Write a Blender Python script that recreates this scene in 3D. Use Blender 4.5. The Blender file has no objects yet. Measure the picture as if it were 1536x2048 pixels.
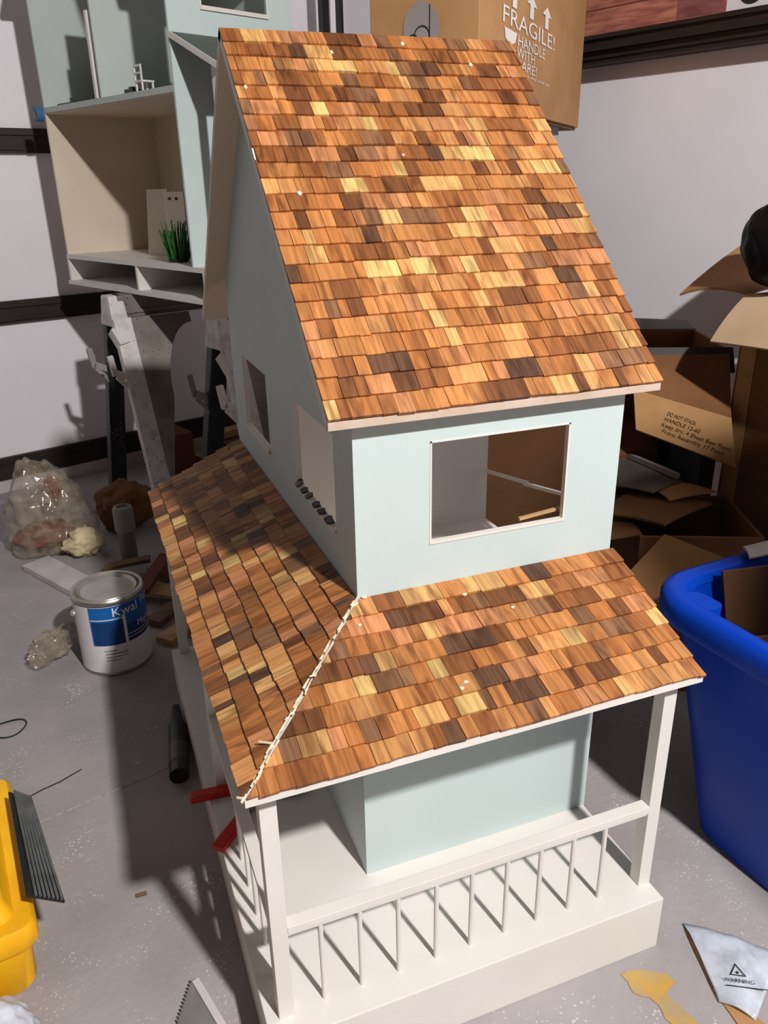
import bpy, bmesh, math, random
from mathutils import Vector, Matrix, noise

S = 0.375                      # one "house unit" (width of the front wall) in metres
rnd = random.Random(7)
scene = bpy.context.scene
COL = scene.collection

# ------------------------------------------------------------------ camera
CAM_R = [[0.9329769, 0.1528995, -0.3258463], [-0.3595166, 0.3521624, -0.8641351], [-0.017375, 0.9233652, 0.3835293]]
cam_d = bpy.data.cameras.new('camera')
cam_d.sensor_fit = 'VERTICAL'; cam_d.sensor_height = 36.0; cam_d.lens = 27.845
cam_d.clip_start = 0.02
cam = bpy.data.objects.new('camera', cam_d); COL.objects.link(cam)
CAM_M = Matrix(CAM_R).to_4x4(); CAM_M.translation = Vector((-0.7330, -2.2097, 2.7564)) * S
cam.matrix_world = CAM_M
scene.camera = cam

# ------------------------------------------------------------------ world + lamp + exposure
scene.view_settings.view_transform = 'Standard'
scene.view_settings.look = 'None'
scene.view_settings.gamma = 1.0
scene.view_settings.use_curve_mapping = False
scene.view_settings.exposure = 0.76
world = bpy.data.worlds.new('world'); scene.world = world; world.use_nodes = True
bg = world.node_tree.nodes['Background']
bg.inputs['Color'].default_value = (1.0, 0.97, 0.95, 1); bg.inputs['Strength'].default_value = 0.045
ld = bpy.data.lights.new('garage_bulb', 'SPOT'); ld.spot_size = math.radians(150); ld.spot_blend = .15; ld.energy = 330; ld.shadow_soft_size = 0.06
ld.color = (1.0, 0.985, 0.975)
lamp = bpy.data.objects.new('garage_bulb', ld); COL.objects.link(lamp)
lamp.location = Vector((1.22, -5.5, 6.95)) * S
lamp.rotation_euler = (Vector((0.5, 1.5, .8))-Vector((1.22, -5.5, 6.95))).to_track_quat('-Z', 'Y').to_euler()

# ------------------------------------------------------------------ materials
def srgb(c):
    o = []
    for v in c:
        v /= 255.0
        o.append(v/12.92 if v <= .04045 else ((v+.055)/1.055)**2.4)
    return (*o, 1.0)

def M(name, col, rough=.6, col2=None, nscale=8., bump=0., bscale=60., metal=0., spec=.4, stretch=None, detail=4., lo=.35, hi=.65, coat=0.):
    m = bpy.data.materials.new(name); m.use_nodes = True
    nt = m.node_tree; b = nt.nodes['Principled BSDF']
    b.inputs['Roughness'].default_value = rough; b.inputs['Metallic'].default_value = metal
    b.inputs['Specular IOR Level'].default_value = spec
    b.inputs['Coat Weight'].default_value = coat
    tc = nt.nodes.new('ShaderNodeTexCoord'); src = tc.outputs['Object']
    if stretch:
        mp = nt.nodes.new('ShaderNodeMapping'); mp.inputs['Scale'].default_value = stretch
        nt.links.new(src, mp.inputs['Vector']); src = mp.outputs['Vector']
    c2 = col2 if col2 else tuple(v*.93 for v in col)
    n = nt.nodes.new('ShaderNodeTexNoise'); n.inputs['Scale'].default_value = nscale; n.inputs['Detail'].default_value = detail
    nt.links.new(src, n.inputs['Vector'])
    r = nt.nodes.new('ShaderNodeValToRGB')
    r.color_ramp.elements[0].position = lo; r.color_ramp.elements[1].position = hi
    r.color_ramp.elements[0].color = srgb(col); r.color_ramp.elements[1].color = srgb(c2)
    nt.links.new(n.outputs['Fac'], r.inputs['Fac']); nt.links.new(r.outputs['Color'], b.inputs['Base Color'])
    if bump:
        n2 = nt.nodes.new('ShaderNodeTexNoise'); n2.inputs['Scale'].default_value = bscale; n2.inputs['Detail'].default_value = 5
        nt.links.new(src, n2.inputs['Vector'])
        bp = nt.nodes.new('ShaderNodeBump'); bp.inputs['Strength'].default_value = bump; bp.inputs['Distance'].default_value = .004
        nt.links.new(n2.outputs['Fac'], bp.inputs['Height']); nt.links.new(bp.outputs['Normal'], b.inputs['Normal'])
    m['out'] = r.name
    return m

def speckle(m, col, scale=60, thr=.18, amount=1.0):
    """lay small paint flecks over an existing material"""
    nt = m.node_tree; b = nt.nodes['Principled BSDF']
    old = b.inputs['Base Color'].links[0].from_socket
    tc = nt.nodes.new('ShaderNodeTexCoord')
    v = nt.nodes.new('ShaderNodeTexVoronoi'); v.inputs['Scale'].default_value = scale
    nz = nt.nodes.new('ShaderNodeTexNoise'); nz.inputs['Scale'].default_value = scale*.07; nz.inputs['Detail'].default_value = 3
    nt.links.new(tc.outputs['Object'], v.inputs['Vector']); nt.links.new(tc.outputs['Object'], nz.inputs['Vector'])
    s = nt.nodes.new('ShaderNodeMath'); s.operation = 'SUBTRACT'; s.inputs[1].default_value = .42
    nt.links.new(nz.outputs['Fac'], s.inputs[0])
    ml = nt.nodes.new('ShaderNodeMath'); ml.operation = 'MULTIPLY'; ml.inputs[1].default_value = thr*5
    nt.links.new(s.outputs[0], ml.inputs[0])
    lt = nt.nodes.new('ShaderNodeMath'); lt.operation = 'LESS_THAN'
    nt.links.new(v.outputs['Distance'], lt.inputs[0]); nt.links.new(ml.outputs[0], lt.inputs[1])
    am = nt.nodes.new('ShaderNodeMath'); am.operation = 'MULTIPLY'; am.inputs[1].default_value = amount
    nt.links.new(lt.outputs[0], am.inputs[0])
    mx = nt.nodes.new('ShaderNodeMix'); mx.data_type = 'RGBA'
    nt.links.new(am.outputs[0], mx.inputs['Factor']); nt.links.new(old, mx.inputs['A']); mx.inputs['B'].default_value = srgb(col)
    nt.links.new(mx.outputs['Result'], b.inputs['Base Color'])
    return m

def shingle_material():
    m = bpy.data.materials.new('cedar_shingle'); m.use_nodes = True
    nt = m.node_tree; b = nt.nodes['Principled BSDF']; L = nt.links.new
    b.inputs['Roughness'].default_value = .55; b.inputs['Specular IOR Level'].default_value = .3
    at = nt.nodes.new('ShaderNodeAttribute'); at.attribute_name = 'tint'
    uv = nt.nodes.new('ShaderNodeUVMap'); uv.uv_map = 'grain'
    def nz(sc, det, dist=0.):
        mp = nt.nodes.new('ShaderNodeMapping'); mp.inputs['Scale'].default_value = sc
        n = nt.nodes.new('ShaderNodeTexNoise'); n.inputs['Scale'].default_value = 1.; n.inputs['Detail'].default_value = det
        n.inputs['Distortion'].default_value = dist
        L(uv.outputs['UV'], mp.inputs['Vector']); L(mp.outputs['Vector'], n.inputs['Vector']); return n
    fine = nz((75., 3.0, 1.), 3., .4); broad = nz((22., 4.5, 1.), 2., .8)
    r1 = nt.nodes.new('ShaderNodeValToRGB'); r1.color_ramp.elements[0].position = .32; r1.color_ramp.elements[1].position = .62
    r1.color_ramp.elements[0].color = (.62, .56, .5, 1); r1.color_ramp.elements[1].color = (1.08, 1.06, 1.0, 1)
    L(fine.outputs['Fac'], r1.inputs['Fac'])
    r2 = nt.nodes.new('ShaderNodeValToRGB'); r2.color_ramp.elements[0].position = .30; r2.color_ramp.elements[1].position = .52
    r2.color_ramp.elements[0].color = (.34, .25, .19, 1); r2.color_ramp.elements[1].color = (1., 1., 1., 1)
    L(broad.outputs['Fac'], r2.inputs['Fac'])
    a = nt.nodes.new('ShaderNodeMix'); a.data_type = 'RGBA'; a.blend_type = 'MULTIPLY'; a.inputs['Factor'].default_value = .8
    L(at.outputs['Color'], a.inputs['A']); L(r1.outputs['Color'], a.inputs['B'])
    c = nt.nodes.new('ShaderNodeMix'); c.data_type = 'RGBA'; c.blend_type = 'MULTIPLY'; c.inputs['Factor'].default_value = .75
    L(a.outputs['Result'], c.inputs['A']); L(r2.outputs['Color'], c.inputs['B'])
    L(c.outputs['Result'], b.inputs['Base Color'])
    bp = nt.nodes.new('ShaderNodeBump'); bp.inputs['Strength'].default_value = .35; bp.inputs['Distance'].default_value = .0015
    L(fine.outputs['Fac'], bp.inputs['Height']); L(bp.outputs['Normal'], b.inputs['Normal'])
    return m

def plastic_film(name, col, dens=.45, rough=.15):
    m = bpy.data.materials.new(name); m.use_nodes = True
    nt = m.node_tree; b = nt.nodes['Principled BSDF']; L = nt.links.new
    b.inputs['Base Color'].default_value = srgb(col); b.inputs['Roughness'].default_value = rough
    b.inputs['Specular IOR Level'].default_value = .8
    tr = nt.nodes.new('ShaderNodeBsdfTransparent'); tr.inputs['Color'].default_value = (.95, .95, .95, 1)
    mx = nt.nodes.new('ShaderNodeMixShader')
    n = nt.nodes.new('ShaderNodeTexNoise'); n.inputs['Scale'].default_value = 40; n.inputs['Detail'].default_value = 6
    tc = nt.nodes.new('ShaderNodeTexCoord'); L(tc.outputs['Object'], n.inputs['Vector'])
    mr = nt.nodes.new('ShaderNodeMapRange'); mr.inputs['From Min'].default_value = .35; mr.inputs['From Max'].default_value = .65
    mr.inputs['To Min'].default_value = max(0, dens-.2); mr.inputs['To Max'].default_value = min(1, dens+.2)
    L(n.outputs['Fac'], mr.inputs['Value']); L(mr.outputs['Result'], mx.inputs['Fac'])
    out = nt.nodes['Material Output']
    L(tr.outputs[0], mx.inputs[1]); L(b.outputs[0], mx.inputs[2]); L(mx.outputs[0], out.inputs['Surface'])
    return m

MT = {}
MT['teal'] = M('pale_teal_paint', (196, 209, 207), .55, (191, 205, 203), 5, .05, 120)
MT['cream'] = M('cream_paint', (224, 217, 210), .5, (218, 211, 203), 6, .05, 110)
MT['inner'] = M('inner_cream_paint', (222, 206, 186), .6, (214, 198, 178), 5)
MT['shingle'] = shingle_material()
MT['underlay'] = M('dark_stain_gap_sheet', (70, 40, 22), .8, (52, 29, 16), 20)  # stain-brown sheet added to darken the gaps between shingles
MT['glue'] = M('dried_glue', (226, 212, 176), .35, (236, 228, 205), 60)
MT['wall'] = M('white_wall_paint', (245, 239, 243), .7, (239, 233, 237), 3, .08, 40)
MT['trim'] = M('dark_brown_trim', (44, 33, 27), .5, (31, 24, 21), 6, .1, 30, stretch=(1, 1, 8))
MT['concrete'] = speckle(M('grey_concrete', (172, 164, 163), .75, (142, 135, 133), 4, .3, 90, detail=10, lo=.3, hi=.74), (204, 198, 194), 150, .24, .7)
MT['joint'] = M('pale_joint_filler', (190, 184, 180), .8, (150, 144, 140), 60)
MT['crack'] = M('dark_crack', (52, 48, 45), .9)
MT['ceil'] = M('dark_low_bounce_ceiling', (74, 62, 52), .9, (60, 50, 42), 4)  # ceiling colour kept dark to hold down bounce into floor shadows
MT['kraft'] = M('kraft_cardboard', (178, 134, 88), .8, (166, 122, 78), 10, .12, 70)
MT['kraft_dk'] = M('brown_cardboard', (128, 86, 50), .8, (114, 76, 44), 8, .12, 70)
MT['kraft_lt'] = M('light_cardboard', (212, 180, 146), .8, (200, 168, 134), 9, .12, 70)
MT['cardin'] = M('grey_white_board_face', (150, 140, 136), .8, (138, 128, 124), 9)
MT['print_w'] = M('white_print', (232, 224, 216), .7)
MT['print_k'] = M('black_print', (34, 30, 28), .7)
MT['print_b'] = M('brown_print', (64, 44, 26), .7)
MT['black'] = M('black_plastic', (24, 25, 26), .4, (30, 31, 32), 20)
MT['blk_soft'] = M('black_bag_film', (7, 7, 8), .5, (10, 10, 11), 10, spec=.2)
MT['blue'] = M('blue_plastic', (6, 62, 178), .35, (5, 56, 168), 6, .05, 60, spec=.15)
MT['yellow'] = M('yellow_plastic', (250, 190, 22), .5, (240, 172, 12), 12, .15, 60)
MT['red'] = M('red_vinyl', (196, 14, 18), .4, (180, 10, 14), 14)
MT['steel'] = M('brushed_steel', (178, 176, 174), .32, (150, 148, 146), 12, metal=.9)
MT['sawsteel'] = speckle(M('worn_saw_steel', (150, 144, 142), .4, (120, 114, 112), 14, metal=.3), (206, 202, 200), 120, .25, .8)
MT['canw'] = M('white_label_paper', (226, 220, 222), .45, (218, 212, 214), 12)
MT['canb'] = M('blue_label_print', (20, 98, 176), .4, (16, 84, 160), 9)
MT['cannv'] = M('navy_label_print', (12, 58, 116), .4, (8, 40, 84), 7)
MT['lid'] = M('can_lid_metal', (196, 190, 182), .3, (170, 164, 156), 14, metal=.6)
MT['grey_pl'] = speckle(M('black_paint_specked_plastic', (40, 44, 46), .45, (30, 33, 35), 9), (190, 188, 184), 120, .2, .7)
MT['white_pl'] = speckle(M('white_paint_smeared_plastic', (214, 208, 204), .6, (172, 166, 164), 26, .3, 60, lo=.5, hi=.75), (60, 56, 54), 90, .16, .9)
MT['wood'] = M('raw_pine', (196, 160, 116), .7, (168, 130, 88), 9, .15, 60, stretch=(1, 8, 8))
MT['wood_dk'] = M('weathered_wood', (126, 98, 72), .8, (92, 70, 50), 9, .2, 60, stretch=(1, 7, 7))
MT['wood_wh'] = M('white_painted_board', (206, 198, 194), .7, (188, 178, 174), 12)
MT['redbrown'] = M('red_brown_carton', (112, 58, 40), .7, (96, 48, 34), 6)
MT['film'] = plastic_film('clear_plastic_film', (176, 160, 140), .34)
MT['film_w'] = plastic_film('milky_plastic_film', (222, 224, 234), .78, .3)
MT['film_g'] = plastic_film('grey_poly_bag', (206, 212, 222), .72, .25)
MT['net'] = M('orange_red_netting', (146, 86, 74), .6, (120, 66, 56), 30, .5, 90, stretch=(1, 1, 5))
MT['cloth'] = M('cream_cloth', (216, 200, 160), .8, (196, 178, 138), 20, .4, 50)
MT['tubegrey'] = M('grey_tube_plastic', (150, 146, 144), .5)
MT['tubemauve'] = M('mauve_tube_plastic', (124, 112, 112), .5)
MT['glueyel'] = M('dried_amber_glue', (196, 152, 62), .3, (168, 146, 112), 22, .3, 60, spec=.6)
MT['green'] = M('green_grass_blade', (40, 104, 36), .6, (24, 70, 26), 20)
MT['roofdk'] = M('slate_green_paint', (86, 96, 88), .7)
MT['upint'] = M('sage_interior_paint', (186, 194, 188), .6, (180, 188, 182), 5)
MT['bluetape'] = M('blue_masking_tape', (58, 106, 148), .6)
MT['brick'] = None
MT['ribgrey'] = M('rib_sheen_grey', (92, 94, 92), .35, (70, 72, 70), 30)  # grey carries the specular sheen of the black ribs in its colour
MT['fascia'] = M('tan_fascia_paint', (206, 186, 170), .6, (190, 164, 144), 14)  # tan with browner mottling for the eave board
MT['plum'] = M('plum_print', (150, 92, 92), .6, (120, 66, 70), 5, stretch=(3, 3, 16))
MT['web'] = speckle(M('grey_brown_plastic', (136, 124, 116), .6, (112, 101, 94), 12, .2, 40), (70, 62, 56), 70, .16, .9)
MT['carton_shade'] = M('shade_brown_carton', (92, 58, 28), .8, (80, 50, 24), 6, .1, 60)  # kraft darkened in colour to stand in for shade on cartons
MT['grey_sheet'] = M('grey_packing_sheet', (120, 112, 106), .5, (98, 90, 86), 12, .2, 30)
MT['darkfoam'] = M('charcoal_plastic_flap_shade', (72, 66, 66), .4, (60, 54, 54), 6)

# ------------------------------------------------------------------ geometry helpers (all in house units)
def V3(*a): return Vector(a)

def box(x0, x1, y0, y1, z0, z1):
    v = [(x, y, z) for z in (z0, z1) for y in (y0, y1) for x in (x0, x1)]
    f = [(0, 2, 3, 1), (4, 5, 7, 6), (0, 1, 5, 4), (2, 6, 7, 3), (0, 4, 6, 2), (1, 3, 7, 5)]
    return v, f

def beam(P, Q, w, h, up=(0, 0, 1), w2=None, h2=None):
    P = Vector(P); Q = Vector(Q); d = (Q-P).normalized(); up = Vector(up)
    s = d.cross(up)
    if s.length < 1e-4: s = d.cross(Vector((1, 0, 0)))
    s.normalize(); u = s.cross(d).normalized()
    w2 = w if w2 is None else w2; h2 = h if h2 is None else h2
    v = []
    for p, ww, hh in ((P, w, h), (Q, w2, h2)):
        for a, b in ((-1, -1), (1, -1), (1, 1), (-1, 1)):
            v.append(tuple(p+s*(a*ww/2)+u*(b*hh/2)))
    f = [(3, 2, 1, 0), (4, 5, 6, 7), (0, 1, 5, 4), (1, 2, 6, 5), (2, 3, 7, 6), (3, 0, 4, 7)]
    return v, f

def cyl(P, Q, r0, r1=None, n=16, caps=True):
    P = Vector(P); Q = Vector(Q); r1 = r0 if r1 is None else r1
    d = (Q-P).normalized(); s = d.cross(Vector((0, 0, 1)))
    if s.length < 1e-4: s = Vector((1, 0, 0))
    s.normalize(); u = s.cross(d).normalized(); v = []
    for p, r in ((P, r0), (Q, r1)):
        for k in range(n):
            a = 2*math.pi*k/n; v.append(tuple(p+s*(r*math.cos(a))+u*(r*math.sin(a))))
    f = [(k, (k+1) % n, n+(k+1) % n, n+k) for k in range(n)]
    if caps: f += [tuple(range(n-1, -1, -1)), tuple(range(n, 2*n))]
    return v, f

def lathe(profile, c, n=40):
    v = []; f = []
    for r, z in profile:
        for k in range(n):
            a = 2*math.pi*k/n; v.append((c[0]+r*math.cos(a), c[1]+r*math.sin(a), c[2]+z))
    for i in range(len(profile)-1):
        for k in range(n):
            f.append((i*n+k, i*n+(k+1) % n, (i+1)*n+(k+1) % n, (i+1)*n+k))
    return v, f

def tube(pts, r, n=8):
    v = []; f = []; pts = [Vector(p) for p in pts]
    for i, p in enumerate(pts):
        d = (pts[min(i+1, len(pts)-1)]-pts[max(i-1, 0)]).normalized()
        s = d.cross(Vector((0, 0, 1)))
        if s.length < 1e-3: s = d.cross(Vector((0, 1, 0)))
        s.normalize(); u = s.cross(d)
        for k in range(n):
            a = 2*math.pi*k/n; v.append(tuple(p+s*(r*math.cos(a))+u*(r*math.sin(a))))
    for i in range(len(pts)-1):
        for k in range(n):
            f.append((i*n+k, i*n+(k+1) % n, (i+1)*n+(k+1) % n, (i+1)*n+k))
    f += [tuple(range(n-1, -1, -1)), tuple(range((len(pts)-1)*n, len(pts)*n))]
    return v, f

def plate(poly, t, nrm=None):
    """closed slab from a planar-ish polygon of 3D points, thickness t along its normal"""
    P = [Vector(p) for p in poly]
    if nrm is None:
        nrm = Vector((0, 0, 0))
        for i in range(len(P)):
            nrm += P[i].cross(P[(i+1) % len(P)])
    nrm = Vector(nrm).normalized(); n = len(P)
    v = [tuple(p-nrm*t/2) for p in P]+[tuple(p+nrm*t/2) for p in P]
    f = [tuple(range(n-1, -1, -1)), tuple(range(n, 2*n))]
    f += [(k, (k+1) % n, n+(k+1) % n, n+k) for k in range(n)]
    return v, f

def curved_sheet(A, B, C, D, t, bow=(0, 0, 0), nu=8, nv=6):
    """bilinear sheet ABCD bowed by vector at the middle"""
    A, B, C, D, bow = (Vector(q) for q in (A, B, C, D, bow)); v = []; f = []
    nrm = (B-A).cross(D-A).normalized()
    for layer in (-.5, .5):
        for j in range(nv+1):
            for i in range(nu+1):
                a, b = i/nu, j/nv
                p = (A*(1-a)+B*a)*(1-b)+(D*(1-a)+C*a)*b + bow*(4*a*(1-a)*.5+4*b*(1-b)*.5) + nrm*(layer*t)
                v.append(tuple(p))
    W = nu+1; N = W*(nv+1)
    for j in range(nv):
        for i in range(nu):
            q = (j*W+i, j*W+i+1, (j+1)*W+i+1, (j+1)*W+i)
            f.append(tuple(reversed(q))); f.append(tuple(k+N for k in q))
    rim = [i for i in range(W)]+[j*W+nu for j in range(1, nv+1)]+[nv*W+i for i in range(nu-1, -1, -1)]+[j*W for j in range(nv-1, 0, -1)]
    for k in range(len(rim)):
        a, b = rim[k], rim[(k+1) % len(rim)]
        f.append((a, b, b+N, a+N))
    return v, f

def merge(*parts):
    v = []; f = []
    for pv, pf in parts:
        o = len(v); v += list(pv); f += [tuple(i+o for i in q) for q in pf]
    return v, f

def xf(part, fn): return [tuple(fn(*p)) for p in part[0]], part[1]

def mk(name, part, mat, parent=None, root=None, bevel=0., smooth=None, label=None, origin=None):
    """one mesh object; coordinates come in world house units"""
    v, f = part
    if parent is not None:
        o = parent; r = parent
        while r.parent is not None: r = r.parent
        org = Vector(r['org'])
    else:
        if origin is None:
            org = Vector((sum(p[0] for p in v)/len(v), sum(p[1] for p in v)/len(v), min(p[2] for p in v)))
        else: org = Vector(origin)
    me = bpy.data.meshes.new(name)
    me.from_pydata([tuple((Vector(p)-org)*S) for p in v], [], f)
    if bevel:
        bm = bmesh.new(); bm.from_mesh(me)
        bmesh.ops.recalc_face_normals(bm, faces=bm.faces)
        ed = [e for e in bm.edges if len(e.link_faces) == 2 and e.calc_face_angle(0) > .6]
        bmesh.ops.bevel(bm, geom=ed, offset=bevel*S, segments=2, affect='EDGES', profile=.6)
        bm.to_mesh(me); bm.free()
    else:
        bm = bmesh.new(); bm.from_mesh(me); bmesh.ops.recalc_face_normals(bm, faces=bm.faces); bm.to_mesh(me); bm.free()
    if smooth:
        me.polygons.foreach_set('use_smooth', [True]*len(me.polygons)); me.set_sharp_from_angle(angle=math.radians(smooth))
    me.materials.append(mat); me.update()
    ob = bpy.data.objects.new(name, me); COL.objects.link(ob)
    if parent is not None: ob.parent = parent
    else:
        ob.location = org*S; ob['org'] = tuple(org)
    if label: ob['label'] = label
    return ob

def thing(name, org, label, cat, group=None):
    e = bpy.data.objects.new(name, None); COL.objects.link(e); e.empty_display_size = .05
    e.location = Vector(org)*S; e['org'] = tuple(org); e['label'] = label; e['category'] = cat
    if group: e['group'] = group
    return e

def tag(o, label, cat, group=None, kind=None):
    o['label'] = label; o['category'] = cat
    if group: o['group'] = group
    if kind: o['kind'] = kind
    return o

def struct(o, label=None, cat=None):
    o['kind'] = 'structure'
    if label: o['label'] = label
    if cat: o['category'] = cat
    return o

def text_part(body, size, align='LEFT', thick=0.0):
    """flat lettering as (verts2d, faces), x right, y up, in house units"""
    cu = bpy.data.curves.new('lettering', 'FONT'); cu.body = body; cu.size = size; cu.align_x = align
    cu.resolution_u = 3
    ob = bpy.data.objects.new('lettering', cu); COL.objects.link(ob)
    bpy.context.view_layer.update()
    dg = bpy.context.evaluated_depsgraph_get()
    me = bpy.data.meshes.new_from_object(ob.evaluated_get(dg))
    v = [(p.co.x, p.co.y) for p in me.vertices]; f = [tuple(p.vertices) for p in me.polygons]
    bpy.data.objects.remove(ob); bpy.data.curves.remove(cu); bpy.data.meshes.remove(me)
    return v, f

def place2d(part, O, X, Y, lift=.003):
    """put a 2D part on the plane O + x X + y Y (unit vectors), lifted off it"""
    O, X, Y = Vector(O), Vector(X).normalized(), Vector(Y).normalized(); n = X.cross(Y)*lift
    return [tuple(O+X*p[0]+Y*p[1]+n) for p in part[0]], part[1]

def blob(c, r, seed, amp=.25, freq=2.2, sub=4, squash=(1, 1, 1), flat=True, crumple=0.):
    bm = bmesh.new(); bmesh.ops.create_icosphere(bm, subdivisions=sub, radius=1.)
    v = []
    for p in bm.verts:
        d = p.co.normalized(); q = d*freq+Vector((seed*3.1, seed*1.7, seed*.9))
        k = 1+amp*noise.noise(q)+amp*.5*noise.noise(q*2.3)
        if crumple: k += crumple*(abs(noise.noise(q*3.1))-.2)+crumple*.6*(abs(noise.noise(q*6.7))-.2)
        co = Vector((d.x*squash[0], d.y*squash[1], d.z*squash[2]))*(k*r)+Vector(c)
        if flat and co.z < .006: co.z = .006
        v.append(tuple(co))
    f = [tuple(q.index for q in fc.verts) for fc in bm.faces]; bm.free()
    return v, f

# ------------------------------------------------------------------ room shell
YAW = math.radians(18.5)
RX = Vector((math.cos(YAW), math.sin(YAW), 0)); RY = Vector((-math.sin(YAW), math.cos(YAW), 0))
CORNER = Vector((2.514, 7.419, 0))
def room(a, b, z):                     # a along far wall from the corner (left is negative), b towards the far wall
    return CORNER+RX*a+RY*b+Vector((0, 0, z))
def rbox(a0, a1, b0, b1, z0, z1): return xf(box(a0, a1, b0, b1, z0, z1), room)

struct(mk('floor', rbox(-9.5, .3, -15.5, .3, -.12, 0), MT['concrete'], origin=(0, 0, 0)), 'speckled grey concrete garage floor', 'floor')
struct(mk('wall_far', rbox(-9.5, .3, 0, .3, 0, 7.2), MT['wall']), 'white garage wall behind the sawhorses', 'wall')
struct(mk('wall_right', rbox(0, .3, -15.5, 0, 0, 7.2), MT['wall']), 'white garage wall on the right behind the cartons', 'wall')
struct(mk('ceiling', rbox(-9.5, .3, -15.5, .3, 7.2, 7.35), MT['ceil']), 'garage ceiling above the lamp, darkened to cut bounced light', 'ceiling')
def strip(n, z0, z1, dep=.05):
    h = z1-z0
    o = mk('trim_%d' % n, merge(rbox(-9.5, 0, -dep, 0, z0, z1), rbox(-9.5, 0, -dep-.02, -dep, z0+h*.72, z1-h*.04), rbox(-9.5, 0, -dep-.015, -dep, z0+h*.12, z0+h*.3)), MT['trim'])
    return struct(o)
strip(1, 3.06, 3.262); strip(2, 1.60, 1.802)
struct(mk('baseboard_far', merge(rbox(-9.5, 0, -.05, 0, .12, .335), rbox(-9.5, 0, -.065, -.05, .28, .325)), MT['trim']), 'dark brown baseboard under the white wall', 'baseboard')
struct(mk('trim_3', rbox(-9.5, 0, -.07, 0, 0, .115), MT['wood_wh']))
# dark ledge on the right wall
struct(mk('trim_4', merge(rbox(-.22, 0, -9, -.4, 3.70, 3.775), rbox(-.17, 0, -9, -.4, 3.61, 3.70), rbox(-.25, 0, -9, -.4, 3.775, 3.805), rbox(-.19, 0, -9, -.4, 3.645, 3.665)), MT['trim']))
fl = bpy.data.objects['floor']
for nm, pts, w, m in (('floor_joint', [(-1.253, 1.085), (-1.02, 1.145), (-.80, 1.205), (-.5, 1.29)], .011, MT['joint']),
                      ('floor_crack', [(-1.36, 1.262), (-1.25, 1.315), (-1.16, 1.345), (-1.06, 1.402)], .010, MT['crack'])):
    left = [Vector((x+rnd.uniform(-.003, .003), y+w/2, .0015)) for x, y in pts]; right = [Vector((x, y-w/2, .0015)) for x, y in pts]
    v = [tuple(p) for p in left+right]; n = len(pts)
    o = mk(nm, (v, [(k, k+1, n+k+1, n+k) for k in range(n-1)]), m, parent=fl)

# ceiling lamp holder for the bulb
t = thing('ceiling_lamp', (1.22, -5.5, 7.02), 'round white ceiling lamp holder in front of the small house', 'lamp')
mk('reflector', lathe([(.0, .0), (.12, .0), (.30, -.02), (.305, -.005), (.13, .02), (.0, .02)], (1.22, -5.5, 7.02), 28), MT['ceil'], t, smooth=40)
mk('canopy', lathe([(.0, .18), (.22, .18), (.22, .15), (.1, .12), (.08, .02), (.0, .02)], (1.22, -5.5, 7.02), 24), MT['ceil'], t, smooth=40)
# ------------------------------------------------------------------ the shingled dollhouse
HB, Z1, PD, QD, Z3 = .250, 1.477, .528, .506, 1.246       # base height, porch roof top, porch depths, porch eave
DD, ZF2, TH = 1.944, 1.226, .018                          # depth, upper floor, board thickness
YR, ZR, EV, ZE, YB, RO = 1.08, 3.28, .060, 2.116, 2.208, .094
D = thing('shingled_dollhouse', (.25, .7, 0), 'pale teal two-storey dollhouse with a cedar-shingled roof and wraparound porch', 'dollhouse')

def wall_cells(name, axis, at0, at1, us, zs, holes, mat, parent, extra=None, label=None):
    """board built of cells with openings left out; axis 'y' = board spans x, 'x' = board spans y"""
    parts = []
    for i in range(len(us)-1):
        for j in range(len(zs)-1):
            if (i, j) in holes: continue
            a = (us[i], us[i+1]); b = (zs[j], zs[j+1])
            parts.append(box(a[0], a[1], at0, at1, b[0], b[1]) if axis == 'y' else box(at0, at1, a[0], a[1], b[0], b[1]))
    if extra: parts.append(extra)
    p = merge(*parts)
    o = mk(name, p, mat, parent, label=label)
    bm = bmesh.new(); bm.from_mesh(o.data)
    bmesh.ops.remove_doubles(bm, verts=bm.verts, dist=1e-5)
    seen = {}
    for fc in bm.faces:
        seen.setdefault(tuple(sorted(v.index for v in fc.verts)), []).append(fc)
    bmesh.ops.delete(bm, geom=[q for l in seen.values() if len(l) > 1 for q in l], context='FACES')
    bmesh.ops.recalc_face_normals(bm, faces=bm.faces)
    bm.to_mesh(o.data); bm.free()
    return o

# porch platform
mk('base', box(-QD, 1.0, -PD+.005, 1.97, 0, HB), MT['cream'], D, bevel=.004)
# walls
fw = wall_cells('front_wall', 'y', 0, TH, [0, .262, .786, 1.0], [HB, 1.63, 1.992, 2.10], {(1, 1)}, MT['teal'], D)
gz = lambda y: ZR-.05-(abs(y-YR))*(ZR-ZE)/(YR+EV) if y < YR else ZR-.05-(y-YR)*(ZR-ZE)/(YB-YR)
gab = [(0, TH, 2.10), (0, TH, gz(TH)), (0, YR, ZR-.05), (0, DD, gz(DD)), (0, DD, 2.10)]
gabv = [p for p in gab]+[(TH, p[1], p[2]) for p in gab]
gf = [(0, 1, 2, 3, 4), (9, 8, 7, 6, 5)]+[(k, (k+1) % 5, 5+(k+1) % 5, 5+k) for k in range(5)]
lw = wall_cells('side_wall', 'x', 0, TH, [TH, .205, .712, 1.176, 1.675, DD], [HB, 1.64, 1.99, 2.10], {(1, 1), (3, 1)}, MT['teal'], D, extra=(gabv, gf))
mk('lower_back_wall', box(TH, 1.0, DD-TH, DD, HB, ZF2-TH), MT['inner'], D)
mk('upper_floor', box(TH, .999, TH, DD, ZF2-TH, ZF2), MT['cream'], D)
mk('room_partition', box(TH, 1.0, .97, .97+TH, ZF2, 2.9), MT['cream'], D)
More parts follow.
